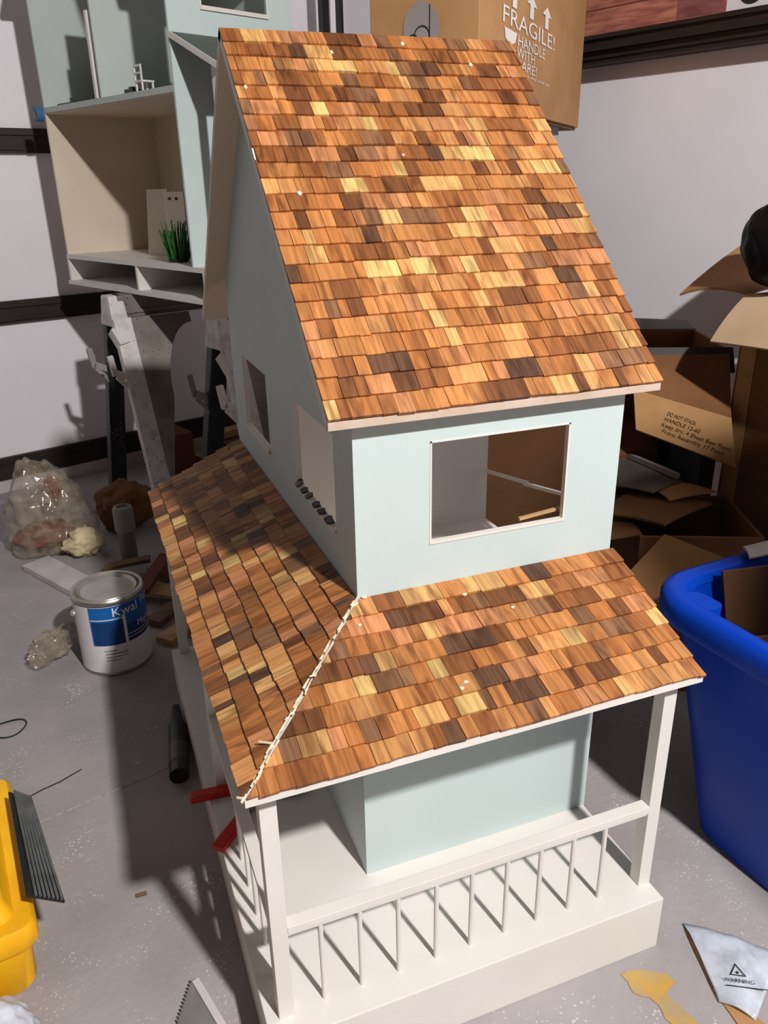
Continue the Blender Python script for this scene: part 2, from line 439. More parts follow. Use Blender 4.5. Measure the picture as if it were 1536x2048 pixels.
mk('inner_wall_lining', merge(box(TH, TH+.003, TH, .205, ZF2, 2.08), box(TH, TH+.003, .712, .97, ZF2, 2.08), box(TH, TH+.003, .205, .712, ZF2, 1.64)), MT['inner'], D)
# window liners
def liner(name, parts): return mk(name, merge(*parts), MT['cream'], D)
e = .010
liner('window_liner', [box(.262, .786, -.003, TH, 1.63, 1.63+e), box(.262, .262+e*.6, -.002, TH, 1.63+e, 1.992), box(.786-e*.6, .786, -.002, TH, 1.63+e, 1.992), box(.262, .786, -.002, TH, 1.992-e*.5, 1.992)])
liner('window_liner', [box(-.012, TH, 1.170, 1.68, 1.63, 1.648), box(-.002, TH, 1.669, 1.675, 1.648, 1.99)])
liner('window_liner', [box(-.010, TH, .205, .712, 1.632, 1.646), box(-.002, TH, .706, .712, 1.646, 1.99)])
for k, (y, ln, zz) in enumerate(((.690, .036, 1.662), (.615, .03, 1.652), (.545, .022, 1.655), (.455, .034, 1.652), (.385, .034, 1.65), (.30, .05, 1.652))):
    pts = [(-.014, y+.012, 1.647), (-.016, y-ln*.6, 1.646), (.008, y-ln, zz+.004), (.016, y+ln*.1, zz+.006), (.004, y+.02, zz)]
    mk('black_scuff', plate(pts, .006), MT['black'], D, label='black smear on the side window sill')
# two pale sticks inside the upper room, leaning across its open side
mk('stick', beam((.985, .955, 1.478), (.99, .585, 1.542), .014, .014), MT['cream'], D, label='slim white stick across the open side of the room')
mk('stick', beam((.985, .60, 1.534), (.99, .030, 1.640), .014, .014), MT['cream'], D, label='slim white stick across the open side of the room')
mk('stick', beam((.62, .03, 1.652), (.82, .05, 1.658), .012, .010), MT['wood'], D, label='short wood sliver lying on the front window sill')

# main roof boards (two slopes)
sl = math.hypot(YR+EV, ZR-ZE)
fdir = Vector((0, YR+EV, ZR-ZE)).normalized(); fn = Vector((0, -fdir.z, fdir.y))
bt = .034
def slab(a, b, n, x0, x1, t):
    a, b, n = Vector(a), Vector(b), Vector(n)
    q = [Vector((x, p.y, p.z)) for p in (a, b) for x in (x0, x1)]
    v = [tuple(p) for p in q]+[tuple(p-n*t) for p in q]
    return v, [(0, 1, 3, 2), (4, 6, 7, 5), (0, 4, 5, 1), (2, 3, 7, 6), (0, 2, 6, 4), (1, 5, 7, 3)]
roof = mk('main_roof', slab((0, -EV, ZE), (0, YR, ZR), fn, -RO, 1+RO, bt), MT['cream'], D)
bd = Vector((0, YR-YB, ZR-ZE)).normalized(); bn = Vector((0, bd.z, -bd.y))
mk('rear_roof_slope', slab((0, YB, ZE), (0, YR, ZR), bn, -RO, 1+RO, bt), MT['inner'], D)
eps = .0015
mk('roof_underlay', slab((0, -EV+fdir.y*.004+fn.y*eps, ZE+fdir.z*.004+fn.z*eps), (0, YR+fn.y*eps, ZR+fn.z*eps), fn, -RO+.006, 1+RO-.006, .001), MT['underlay'], roof)

mk('fascia', box(-RO, 1+RO, -EV-.003, -EV+.014, ZE-.030, ZE-.004), MT['fascia'], roof, bevel=.002)
# porch roof boards: front and left side meeting in a hip
XE = -QD-.004; YE = -PD; XR = 1.012
pf = [Vector((XE, YE, Z3)), Vector((XR, YE, Z3)), Vector((XR, 0, Z1)), Vector((0, 0, Z1))]
ps = [Vector((XE, YE, Z3)), Vector((0, 0, Z1)), Vector((0, DD, Z1)), Vector((XE, DD, Z3))]
def down(poly, t):
    v = [tuple(p) for p in poly]+[tuple(p-Vector((0, 0, t))) for p in poly]; n = len(poly)
    return v, [tuple(range(n)), tuple(range(2*n-1, n-1, -1))]+[(k, n+k, n+(k+1) % n, (k+1) % n) for k in range(n)]
proof_f = mk('front_porch_roof', down(pf, .026), MT['cream'], D)
proof_s = mk('side_porch_roof', down(ps, .026), MT['cream'], D)
def inset(poly, d, lift):
    c = sum(poly, Vector())/len(poly)
    n = (poly[1]-poly[0]).cross(poly[-1]-poly[0]).normalized()
    if n.z < 0: n = -n
    return [p+(c-p).normalized()*d+n*lift for p in poly]
mk('roof_underlay', down(inset(pf, .008, .0025), .001), MT['underlay'], proof_f)
mk('roof_underlay', down(inset(ps, .008, .0025), .001), MT['underlay'], proof_s)

# ---- shingles
PAL = [((222, 158, 98), 5), ((206, 138, 80), 7), ((190, 122, 68), 6), ((228, 176, 112), 3.2), ((236, 198, 128), 1.6),
       ((160, 100, 56), 5), ((128, 80, 48), 3), ((150, 106, 74), 2.4), ((214, 146, 98), 4), ((108, 74, 54), 1.3)]
wts = [w for _, w in PAL]
def clip(poly, a, b, c):           # keep a*s + b*t >= c
    out = []
    for i in range(len(poly)):
        p, q = poly[i], poly[(i+1) % len(poly)]
        dp = a*p[0]+b*p[1]-c; dq = a*q[0]+b*q[1]-c
        if dp >= 0: out.append(p)
        if (dp >= 0) != (dq >= 0):
            k = dp/(dp-dq); out.append((p[0]+(q[0]-p[0])*k, p[1]+(q[1]-p[1])*k))
    return out

CI = CAM_M.inverted()
def px(p):
    q = CI @ (Vector(p)*S); return (768-1584.07*q.x/q.z, 1024+1584.07*q.y/q.z)

SH = []       # (projected area, polygon prism, tint, uv offset, parent)
def course_roof(O, Sx, Ty, s0, s1, length, rows, halfplanes, parent, tone=1.0):
    """lay shingle courses on a roof plane: O origin at eave, Sx along eave, Ty up the slope"""
    O, Sx, Ty = Vector(O), Vector(Sx).normalized(), Vector(Ty).normalized(); N = Sx.cross(Ty)
    if N.z < 0: N = -N
    ex = length/rows
    for r in range(rows):
        s = s0-rnd.uniform(0, .03); wave = rnd.uniform(0, 6)
        pal_run = 0
        while s < s1:
            w = rnd.choice((.034, .042, .048, .054, .054, .060, .070, .084, .094))*rnd.uniform(.92, 1.08)
            a, b = max(s, s0), min(s+w-rnd.uniform(.0006, .0022), s1); s += w
            if b-a < .008: continue
            t0 = r*ex-.004+rnd.uniform(-.0022, .0022)+.0025*math.sin(wave+s*9); sk = rnd.uniform(-.0012, .0012)
            t1 = min((r+1)*ex+.012, length)
            poly = [(a, t0+sk), (b, t0-sk), (b, t1), (a, t1)]
            for h in halfplanes: poly = clip(poly, *h) if len(poly) >= 3 else poly
            if len(poly) < 3: continue
            lift = rnd.uniform(0, .0012); bt_ = .0135+rnd.uniform(-.0015, .0025); tp = .0035
            def hgt(t): k = (t-t0)/(t1-t0); return bt_*(1-k)+tp*k+lift
            base = .002
            v = [O+Sx*p[0]+Ty*p[1]+N*base for p in poly]+[O+Sx*p[0]+Ty*p[1]+N*hgt(p[1]) for p in poly]
            n = len(poly)
            f = [tuple(range(n-1, -1, -1)), tuple(range(n, 2*n))]+[(k, (k+1) % n, n+(k+1) % n, n+k) for k in range(n)]
            if pal_run <= 0: col = rnd.choices(PAL, wts)[0][0]; pal_run = rnd.choice((1, 1, 1, 2))
            pal_run -= 1
            j = rnd.uniform(.86, 1.03)*tone; lin = srgb(tuple(min(255, c*j) for c in col))
            ar = 0; P2 = [px(p) for p in v[n:]]
            for k in range(n): ar += P2[k][0]*P2[(k+1) % n][1]-P2[(k+1) % n][0]*P2[k][1]
            uo = (rnd.uniform(0, 40), rnd.uniform(0, 40))
            uv = [(p[0]*1.0+uo[0], p[1]+uo[1]) for p in poly]
            SH.append((abs(ar)/2, [tuple(p) for p in v], f, lin, uv, parent))

course_roof((0, -EV, ZE), (1, 0, 0), fdir, -RO, 1+RO, sl, 23, [], roof)
lf = math.hypot(PD, Z1-Z3); lsd = math.hypot(QD+.004, Z1-Z3)
# front porch: hip on the left runs from (XE,0) to (0,lf)
course_roof((0, YE, Z3), (1, 0, 0), Vector((0, PD, Z1-Z3)), XE, XR, lf, 8, [(lf, XE, XE*lf+.004)], proof_f, .97)
# side porch: s along y, hip at the front from (YE,0) to (0,lsd)
course_roof((XE, 0, Z3), (0, 1, 0), Vector((-XE, 0, Z1-Z3)), YE, DD, lsd, 8, [(lsd, YE, YE*lsd+.004)], proof_s, .95)
SH.sort(key=lambda q: -q[0])

def shingle_mesh(name, items, org):
    vs, fs, cols, uvs = [], [], [], []
    for ar, v, f, lin, uv, par in items:
        o = len(vs); n = len(uv); vs += [tuple((Vector(p)-org)*S) for p in v]
        for fc in f:
            fs.append(tuple(i+o for i in fc))
            for i in fc: cols.append(lin); uvs.append(uv[i % n])
    me = bpy.data.meshes.new(name); me.from_pydata(vs, [], fs)
    ca = me.color_attributes.new('tint', 'FLOAT_COLOR', 'CORNER'); ul = me.uv_layers.new(name='grain')
    ca.data.foreach_set('color', [c for q in cols for c in q]); ul.data.foreach_set('uv', [c for q in uvs for c in q])
    me.materials.append(MT['shingle']); me.update(); return me
orgD = Vector(D['org'])
for it in SH[:300]:
    o = bpy.data.objects.new('shingle', shingle_mesh('shingle', [it], orgD)); COL.objects.link(o); o.parent = it[5]
rest = bpy.data.objects.new('shingle_courses', shingle_mesh('shingle_courses', SH[300:], orgD)); COL.objects.link(rest)
rest.parent = D; rest['kind'] = 'stuff'; rest['label'] = 'smaller cedar shingles of the roof courses'

# glue squeezed out along the hip
gp = []
for k in range(46):
    a = k/45
    if rnd.random() < .22: continue
    c = Vector((XE, YE, Z3)).lerp(Vector((0, 0, Z1)), a)+Vector((rnd.uniform(-.008, .008), rnd.uniform(-.008, .008), .013))
    d = Vector((-XE, -YE, Z1-Z3)).normalized(); L = rnd.uniform(.006, .020); w = rnd.uniform(.002, .0075)
    gp.append(beam(c-d*L, c+d*L, w, .006, w2=w*.4))
    if rnd.random() < .30:
        s = Vector((rnd.choice((-1, 1)), rnd.choice((-.2, .5)), 0)).normalized(); s.z = .1
        gp.append(beam(c, c+s*rnd.uniform(.01, .045), .005, .005, w2=.002))
mk('glue_seam', merge(*gp), MT['glue'], D, label='ragged cream glue strands along the porch hip')
for gx, gt in ((.02, .98), (.20, .27), (.22, .30), (.36, .86), (-.03, .80), (.5, .70)):
    c = Vector((gx, YE, Z3)).lerp(Vector((gx, 0, Z1)), gt)+Vector((0, 0, .013))
    mk('glue_blob', blob(c, .008, gx*9, .5, 3, 1, (1.2, 1, .5), False), MT['glue'], proof_f)
for gs, gt in ((-.06, .815), (.44, .62), (.30, .93), (.02, .52), (.86, .905), (.6, .965)):
    c = Vector((gs, -EV, ZE))+fdir*(gt*sl)+fn*.011
    mk('glue_blob', blob(c, .0075, gs*9, .5, 3, 1, (1.1, 1, 1.1), False), MT['glue'], roof)

# posts, rails, balusters
def roofz(y): return Z3+(y-YE)/PD*(Z1-Z3)-.028
pw = .052
def post(x, y): mk('post', box(x-pw/2, x+pw/2, y-pw/2, y+pw/2, HB, roofz(min(y, -.42))+.004), MT['cream'], D, bevel=.002)
post(.972, -.415); post(-.437, -.418); post(-.437, .735); post(-.437, 1.93)
mk('handrail', merge(box(-.411, .946, -.445, -.400, .612, .640), box(-.411, .946, -.437, -.408, .596, .612)), MT['cream'], D, bevel=.002)
mk('handrail', merge(box(-.460, -.415, -.392, .709, .612, .640), box(-.452, -.423, -.392, .709, .596, .612)), MT['cream'], D, bevel=.002)
for x in (-.303, -.171, -.036, .103, .237, .373, .507, .642, .775):
    mk('baluster', cyl((x, -.424, HB), (x, -.424, .598), .0085, n=10), MT['cream'], D, smooth=50)
for y in (-.29, -.15, -.018, .12, .26):
    mk('baluster', cyl((-.440, y, HB), (-.440, y, .598), .0085, n=10), MT['cream'], D, smooth=50)

# ------------------------------------------------------------------ the second dollhouse on sawhorses
BO = Vector((.089, 3.718, 1.981)); BY = math.radians(23.75); bc, bs = math.cos(BY), math.sin(BY)
def B(u, v, w): return (BO.x+u*bc-v*bs, BO.y+u*bs+v*bc, BO.z+w)
def bb(*a): return xf(box(*a), B)
H2 = thing('open_dollhouse', BO, 'unfinished pale teal dollhouse with open cream rooms, standing on the sawhorses', 'dollhouse')
mk('base', merge(bb(0, 1, -.52, 2.02, .215, .25), bb(-.012, 1, -.52, 2.03, 0, .032), bb(0, 1, 1.99, 2.02, .032, .215), bb(.0, 1, .80, .825, .032, .215),
                 bb(0, 1, -.15, -.125, .032, .215), bb(0, 1, -.52, -.5, .032, .215), bb(.98, 1, -.5, 1.99, .032, .215)), MT['cream'], H2)
mk('end_wall', merge(bb(0, 1, 1.98, 2.0, .25, 1.35), ), MT['inner'], H2)
mk('end_wall', merge(bb(0, 1, 1.98, 2.0, 1.39, 2.9)), MT['upint'], H2)
mk('back_wall', bb(.98, 1, 0, 1.98, .25, 1.35), MT['inner'], H2)
mk('back_wall', bb(.98, 1, 0, 1.98, 1.39, 2.2), MT['upint'], H2)
mk('upper_floor', bb(0, 1, 0, 2.0, 1.35, 1.39), MT['upint'], H2)
mk('room_ceiling', bb(.02, .98, .02, 1.98, 1.342, 1.35), MT['inner'], H2)
def bwall(us, zs, holes):
    return merge(*[bb(us[i], us[i+1], -.018, 0, zs[j], zs[j+1]) for i in range(len(us)-1) for j in range(len(zs)-1) if (i, j) not in holes])
mk('front_wall', bwall([0, .26, .787, 1.], [.25, 1.86, 2.2, 2.32], {(1, 1)}), MT['teal'], H2)
mk('window_liner', merge(bb(.25, .797, -.03, 0, 1.835, 1.86), bb(.25, .26, -.024, 0, 1.86, 2.2), bb(.787, .797, -.024, 0, 1.86, 2.2)), MT['cream'], H2)
mk('room_partition', merge(bb(.0, .985, .985, 1.003, 1.39, 2.2), ), MT['upint'], H2)
mk('door_post', bb(-.004, .03, 1.05, 1.08, 1.39, 1.95), MT['cream'], H2)
# roof
mk('roof', merge(xf(slab((0, -.08, 2.30), (0, 1.0, 3.28), (0, -.67, .74), -.08, 1.08, .034), B), xf(slab((0, 2.08, 2.30), (0, 1.0, 3.28), (0, .67, .74), -.08, 1.08, .034), B)), MT['cream'], H2)
# porch roof and posts
prf = [Vector((-.0, -.535, 1.46)), Vector((1.0, -.535, 1.46)), Vector((1.0, -.018, 1.69)), Vector((-.0, -.018, 1.69))]
mk('porch_roof', xf(down(prf, .03), B), MT['roofdk'], H2)
mk('roof_edge_strip', xf(beam((-.004, -.535, 1.447), (-.004, -.018, 1.677), .012, .034), B), MT['cream'], H2)
for u in (.05, .95): mk('post', bb(u-.026, u+.026, -.47, -.418, .25, 1.46), MT['cream'], H2)
mk('tape_patch', bb(.30, .36, -.03, -.019, .98, 1.42), MT['bluetape'], H2, label='blue masking tape strip on the shaded front wall')
# small things in its rooms
tag(mk('miniature_board', xf(beam((.44, 1.20, .25), (.50, 1.22, .76), .25, .016, (1, .2, 0)), B), MT['inner']), 'small cream board leaning left of the miniature cabinet in the lower room', 'board')
pl = thing('miniature_cabinet', B(.5, .85, .25), 'small cream cabinet with two black knobs in the lower room', 'cabinet')
mk('body', bb(.42, .66, .70, 1.0, .25, .74), MT['inner'], pl)
for k in (.80, .90): mk('knob', xf(cyl((.42, k, .69), (.405, k, .69), .011, n=10), B), MT['black'], pl)
g = thing('grass_tuft', B(.17, .46, .25), 'tuft of green artificial grass at the edge of the lower room', 'plant')
gp = []
for k in range(90):
    a = rnd.uniform(0, 6.28); r0 = rnd.uniform(0, .08); ln = rnd.uniform(.14, .30); lean = rnd.uniform(0, .08)
    p0 = (.17+r0*math.cos(a), .46+r0*math.sin(a), .26); p1 = (p0[0]+lean*math.cos(a), p0[1]+lean*math.sin(a), .25+ln)
    gp.append(xf(beam(p0, p1, .020, .005, (math.cos(a*3), math.sin(a*3), 0), w2=.002), B))
mk('blades', merge(*gp), MT['green'], g)
mk('pot', xf(cyl((.17, .46, .25), (.17, .46, .275), .07, n=14), B), MT['black'], g)
ch = thing('miniature_chair', B(.08, .50, 1.39), 'tiny white open-backed chair on the upper floor', 'chair')
for a, b_ in ((.03, .44), (.03, .52), (.11, .44), (.11, .52)): mk('leg', bb(a, a+.011, b_, b_+.011, 1.39, 1.45), MT['cream'], ch)
mk('seat', bb(.027, .125, .435, .535, 1.45, 1.46), MT['cream'], ch)
mk('backrest', merge(bb(.027, .037, .435, .447, 1.46, 1.555), bb(.027, .037, .523, .535, 1.46, 1.555), bb(.027, .037, .447, .523, 1.543, 1.555), bb(.027, .037, .447, .523, 1.50, 1.51)), MT['cream'], ch)
tag(mk('black_block', xf(merge(box(.03, .11, .60, .70, 1.39, 1.42), box(.05, .09, .62, .67, 1.42, 1.435)), B), MT['black'], bevel=.004), 'small black block near the chair on the upper floor', 'block')
tag(mk('black_clip', xf(merge(box(.03, .07, 1.50, 1.80, 1.39, 1.405), beam((.05, 1.56, 1.41), (.09, 1.66, 1.43), .03, .03)), B), MT['black']), 'flat black clip near the far end of the upper floor', 'clip')
tp = thing('tape_roll', B(-.05, 2.02, 1.33), 'roll of blue masking tape at the far corner of the open house', 'tape')
pr = [(.034, -.03), (.056, -.03), (.056, .03), (.034, .03), (.034, -.03)]
mk('roll', xf(lathe(pr, (0, 0, 0), 24), lambda x, y, z: B(-.032+z, 2.04+y*.7, 1.345+x)), MT['bluetape'], tp, smooth=40)
mk('core', xf(lathe([(.030, -.029), (.034, -.029), (.034, .029), (.030, .029), (.030, -.029)], (0, 0, 0), 24), lambda x, y, z: B(-.032+z, 2.04+y*.7, 1.345+x)), MT['kraft'], tp, smooth=40)

# ------------------------------------------------------------------ sawhorses
def sawhorse(P0, length, label):
    P0 = Vector((P0[0], P0[1], 0)); top = 1.975
    def W(a, b, z): return tuple(P0+RX*a+RY*b+Vector((0, 0, z)))
    t = thing('sawhorse', tuple(P0+RX*length/2), label, 'sawhorse', 'sawhorses under the open dollhouse')
    def wb(*a): return xf(box(*a), W)
    mk('beam', merge(wb(.05, length-.05, -.085, .085, 1.80, top), wb(.05, length-.05, -.10, -.075, 1.83, 1.86)), MT['web'], t, bevel=.006)
    for a0, a1 in ((-.03, .11), (length-.11, length+.03)):
        capv = [(a0, -.13, 1.74), (a1, -.13, 1.74), (a1, .13, 1.74), (a0, .13, 1.74), (a0+.01, -.075, top), (a1-.01, -.075, top), (a1-.01, .075, top), (a0+.01, .075, top)]
        mk('end_cap', xf((capv, [(3, 2, 1, 0), (4, 5, 6, 7), (0, 1, 5, 4), (1, 2, 6, 5), (2, 3, 7, 6), (3, 0, 4, 7)]), W), MT['white_pl'], t, bevel=.012)
        mk('cap_bracket', xf(merge(beam((a0+.02, -.09, 1.72), (a0+.05, -.17, 1.60), .10, .09, (1, 0, 0))), W), MT['white_pl'] , t, bevel=.008)
    for a in (.05, length-.05):
        mk('leg', xf(beam((a, -.10, 1.80), (a, -.62, .0), .15, .07, (0, 1, .3), .17, .08), W), MT['white_pl'], t, bevel=.01)
        lg = mk('leg', xf(beam((a, .08, 1.76), (a, .60, .0), .13, .08, (0, 1, -.3), .15, .09), W), MT['grey_pl'], t, bevel=.01)
        for sgn, mm in ((-1, MT['white_pl']), (1, MT['tubegrey'])):
            y = sgn*.24 if sgn < 0 else .20; z = 1.36
            hk = mk('cord_hook', xf(merge(beam((a-.05, y, z), (a-.17, y-.0*sgn, z+.06), .035, .05), beam((a-.16, y, z+.03), (a-.185, y, z+.19), .035, .045), beam((a-.05, y, z-.10), (a-.15, y, z+.02), .03, .035)), W), mm, t, bevel=.006)
    # arched side web between beam and near legs
    pts = [(.12, -.14, 1.80), (length-.12, -.14, 1.80)]
    n = 14
    for sgn, base in ((1, .12), (-1, length-.12)):
        poly = [(base, -.12, 1.80), (base+sgn*.50, -.12, 1.80)]
        for k in range(n+1):
            q = k/n*math.pi/2
            a = base+sgn*(.50-.30*math.sin(q)); z = 1.72-.55*(1-math.cos(q))
            poly.append((a, -.13-(1.8-z)*.288, z))
        poly.append((base+sgn*.03, -.13-(1.8-.5)*.288, .5))
        poly.append((base, -.13-(1.8-.5)*.288, .5))
        mk('side_web', xf(plate(poly, .03), W), MT['web'], t)
    return t
sawhorse((-.48, 4.58), 2.0, 'paint-smeared folding sawhorse farther from the camera, against the white wall')
sawhorse((.13, 3.22), 2.0, 'paint-smeared folding sawhorse close behind the shingled dollhouse')

# ------------------------------------------------------------------ paint can
cc = (-.808, 2.425, 0); R0 = .212; Hc = .505
can = thing('paint_can', cc, 'round paint can with a blue and white label on the concrete floor', 'paint can')
mk('body', lathe([(0, .004), (R0-.012, .004), (R0-.004, .0), (R0, .01), (R0-.004, .022), (R0-.004, Hc-.03), (R0+.004, Hc-.022), (R0+.004, Hc-.008), (R0-.004, Hc)], cc, 56), MT['steel'], can, smooth=35)
mk('rim', lathe([(R0-.004, Hc-.004), (R0+.003, Hc), (R0-.002, Hc+.008), (R0-.018, Hc+.006), (R0-.024, Hc-.016), (R0-.034, Hc-.016)], cc, 56), MT['lid'], can, smooth=60)
mk('lid', lathe([(R0-.026, Hc-.014), (R0-.036, Hc+.002), (R0-.046, Hc-.004), (R0-.056, Hc-.012), (0, Hc-.012)], cc, 56), MT['lid'], can, smooth=30)
th0 = math.atan2(-2.2097-cc[1], -.733-cc[0])        # towards the viewer
def ang(p): return th0+p/R0
def wrap(part, z0, lift=.0015):
    return [(cc[0]+(R0+lift)*math.cos(ang(p[0])), cc[1]+(R0+lift)*math.sin(ang(p[0])), cc[2]+z0+p[1]) for p in part[0]], part[1]
def band(a0, a1, z0, z1, n=30, lift=.0):
    v = []; f = []
    for k in range(n+1):
        a = a0+(a1-a0)*k/n
        for z in (z0, z1): v.append((a, z))
    f = [(2*k, 2*k+2, 2*k+3, 2*k+1) for k in range(n)]
    return wrap((v, f), 0, lift)
lab = mk('label', band(-.30, .44, .025, Hc-.03, 40, -.001), MT['canw'], can, smooth=60)
mk('label_print', band(-.135, .44, .215, Hc-.033, 40, .0006), MT['canb'], lab, smooth=60)
mk('label_print', band(-.125, .06, .215, .375, 12, .0012), MT['cannv'], lab, smooth=60)
mk('label_print', band(.075, .44, .215, .33, 30, .0012), MT['cannv'], lab, smooth=60)
mk('label_print', band(-.13, .07, .385, .392, 12, .0014), MT['canw'], lab, smooth=60)
tx = text_part('Kwal', .085); mk('lettering', wrap(([(p[0]+.0, p[1]) for p in tx[0]], tx[1]), .405, .002), MT['print_w'], lab)
tx = text_part('Paint', .062); mk('lettering', wrap(([(p[0]+.205, p[1]) for p in tx[0]], tx[1]), .425, .002), MT['print_w'], lab)
tx = text_part('Mayfair', .06); mk('lettering', wrap(([(p[0]+.15, p[1]) for p in tx[0]], tx[1]), .29, .002), MT['print_w'], lab)
for k, (a0, a1, z) in enumerate(((.075, .3, .262), (.055, .3, .24))): mk('label_rule', band(a0, a1, z, z+.004, 10, .002), MT['print_w'], lab)
for k, (a0, a1) in enumerate(((-.075, .0), (-.07, .06), (-.07, .07), (-.07, .02))): mk('label_rule', band(a0, a1, .175-k*.022, .180-k*.022, 6, .001), MT['tubemauve'], lab)
mk('paint_drip', merge(band(.058, .076, .20, .41, 3, .006), band(.061, .073, .13, .21, 3, .004)), MT['canw'], can, label='white paint run down the label')
ea = th0-.95
ep = (cc[0]+(R0+.004)*math.cos(ea-.35), cc[1]+(R0+.004)*math.sin(ea-.35), .40)
mk('handle_ear', blob(ep, .022, 2, .05, 1, 2, (1, 1, 1), False), MT['lid'], can, smooth=60)
hp = []
for k in range(15):
    q = k/14*math.pi; a = ea-.35-q*1.0
    rr = R0+.012
    hp.append((cc[0]+rr*math.cos(a), cc[1]+rr*math.sin(a), .40-.16*math.sin(q)))
mk('bail_handle', tube(hp, .0055, 6), MT['steel'], can, smooth=60)

# ------------------------------------------------------------------ litter on the left
bv, bf = blob((-1.16, 4.40, .30), .36, 3, .22, 1.5, 5, (1.0, .75, 1.1), True, .10)
def bagshape(x, y, z):
    k = 1.12-.62*max(0, z)/.75; lean = -.10*max(0, z)
    w = .018*noise.noise(Vector((x*9, y*9, z*26)))
    return (-1.16+(x+1.16)*k+lean+w, 4.40+(y-4.40)*k+w, z*1.12)
bag = tag(mk('plastic_bag', xf((bv, bf), bagshape), MT['film'], smooth=80), 'crumpled clear plastic bag standing on the floor by the wall', 'bag')
tag(mk('orange_netting', blob((-1.24, 4.32, .15), .18, 5, .25, 1.8, 4, (1.2, .75, .62), True, .15), MT['net'], smooth=80), 'orange-red bundle showing through the clear plastic bag', 'bundle')
tag(mk('orange_wrapper', blob((-1.12, 4.36, .50), .075, 8, .4, 2.2, 4, (.9, .6, 1.5), False, .4), MT['net'], smooth=30), 'small shiny orange wrapper near the top of the clear bag', 'wrapper')
tag(mk('cream_cloth', blob((-.94, 4.10, .12), .13, 6, .3, 2.2, 4, (1.1, .8, .85), True, .25), MT['cloth'], smooth=80), 'crumpled cream cloth at the foot of the clear bag', 'cloth')
wv, wf = blob((0, 0, .085), .15, 17, .30, 1.7, 5, (1.25, .62, .62), True, .26)
tag(mk('plastic_wrap', xf((wv, wf), lambda x, y, z: (-1.175+x*.74-y*.67, 2.60+x*.67+y*.74, z)), MT['film'], smooth=60), 'crumpled clear plastic wrap lying beside the paint can', 'plastic wrap')
tb = thing('caulk_tube', (-.62, 3.88, 0), 'upright grey tube with a pale cap behind the paint can', 'tube')
mk('body', lathe([(0, 0), (.062, 0), (.066, .02), (.066, .27), (0, .27)], (-.62, 3.88, 0), 24), MT['tubemauve'], tb, smooth=40)
mk('cap', lathe([(.066, .26), (.078, .27), (.078, .44), (.07, .46), (.05, .465), (.045, .445), (0, .445)], (-.62, 3.88, 0), 24), MT['tubegrey'], tb, smooth=40)
tag(mk('white_plank', beam((-1.32, 4.05, .03), (-.70, 2.95, .03), .22, .05), MT['wood_wh'], bevel=.005), 'white painted plank lying on the floor under the plastic bag', 'plank')
# offcuts of wood between the can and the sawhorse
for k, (p, q, w, h, m, lb) in enumerate((
    ((-.72, 3.28, .07), (-.28, 2.98, .07), .16, .03, MT['wood'], 'pale wood offcut on top of the scraps behind the paint can'),
    ((-.56, 2.72, .03), (-.26, 3.05, .03), .12, .05, MT['wood_dk'], 'brown wood block right of the paint can'),
    ((-.60, 3.02, .13), (-.36, 3.52, .15), .10, .04, MT['redbrown'], 'reddish-brown wood strip lying across the scraps'),
    ((-.46, 3.42, .04), (-.10, 3.72, .04), .20, .07, MT['wood_dk'], 'weathered board beneath the scraps near the sawhorse leg'),
    ((-.52, 2.46, .025), (-.34, 2.62, .025), .13, .05, MT['wood'], 'small pale wedge of wood beside the porch platform'),
    ((-.82, 3.62, .09), (-.48, 3.58, .12), .09, .03, MT['wood_dk'], 'short weathered slat in front of the grey tube'))):
    tag(mk('wood_offcut', beam(p, q, w, h), m, bevel=.004), lb, 'wood scrap', 'wood scraps by the sawhorses')
tag(mk('crumpled_paper', blob((-.58, 4.6, .2), .24, 12, .3, 2, 4, (1.0, .8, .9), True, .14), MT['kraft_dk'], smooth=40), 'crumpled brown paper behind the plastic bag', 'paper')
bx = thing('small_carton', room(-2.86, -.55, 0), 'small red-brown carton on the floor under the open dollhouse', 'box')
mk('body', rbox(-3.05, -2.68, -.75, -.35, 0, .42), MT['redbrown'], bx, bevel=.004)
mk('lid_flap', rbox(-3.06, -2.86, -.76, -.34, .42, .428), MT['kraft_dk'], bx)
for k, (a, b, z, l, yw, m, lb) in enumerate((( -2.1, -.5, .05, .95, .2, MT['wood'], 'pale board at the foot of the white wall'), (-2.0, -.62, .15, .85, -.25, MT['wood_dk'], 'weathered board crossing the pale one by the wall'), (-1.9, -.45, .24, .8, .1, MT['wood'], 'topmost pale board of the pile by the wall'), (-1.75, -.8, .35, .7, .5, MT['wood_dk'], 'short slat resting on the board pile by the wall'))):
    p = room(a-l/2*math.cos(yw), b-l/2*math.sin(yw), z); q = room(a+l/2*math.cos(yw), b+l/2*math.sin(yw), z)
    tag(mk('loose_board', beam(p, q, .22-.03*k, .08), m, bevel=.005), lb, 'board', 'boards piled by the wall')
tag(mk('dark_bundle', blob(room(-1.55, -1.05, .16), .2, 21, .35, 2, 4, (1.1, .8, .9), True, .3), MT['darkfoam'], smooth=50), 'dark crumpled bundle beside the board pile', 'bundle')
wl = []
for k in range(36):
    a = k/35*2*math.pi*1.25+1.0; r = .075+.006*math.sin(3*a)
    wl.append((-1.43+r*1.25*math.cos(a), 1.90+r*math.sin(a), .006+.004*math.sin(2*a)+.002*k/35))
wl += [(-1.50-.02*k, 1.96+.01*k, .006) for k in range(1, 5)]
tag(mk('wire_loop', tube(wl, .004, 6), MT['black'], smooth=60), 'thin black wire loop on the concrete', 'wire')
tag(mk('wood_chip', box(-.868, -.824, .468, .482, 0, .012), MT['wood_dk'], bevel=.002), 'tiny brown wood chip alone on the concrete', 'wood chip')
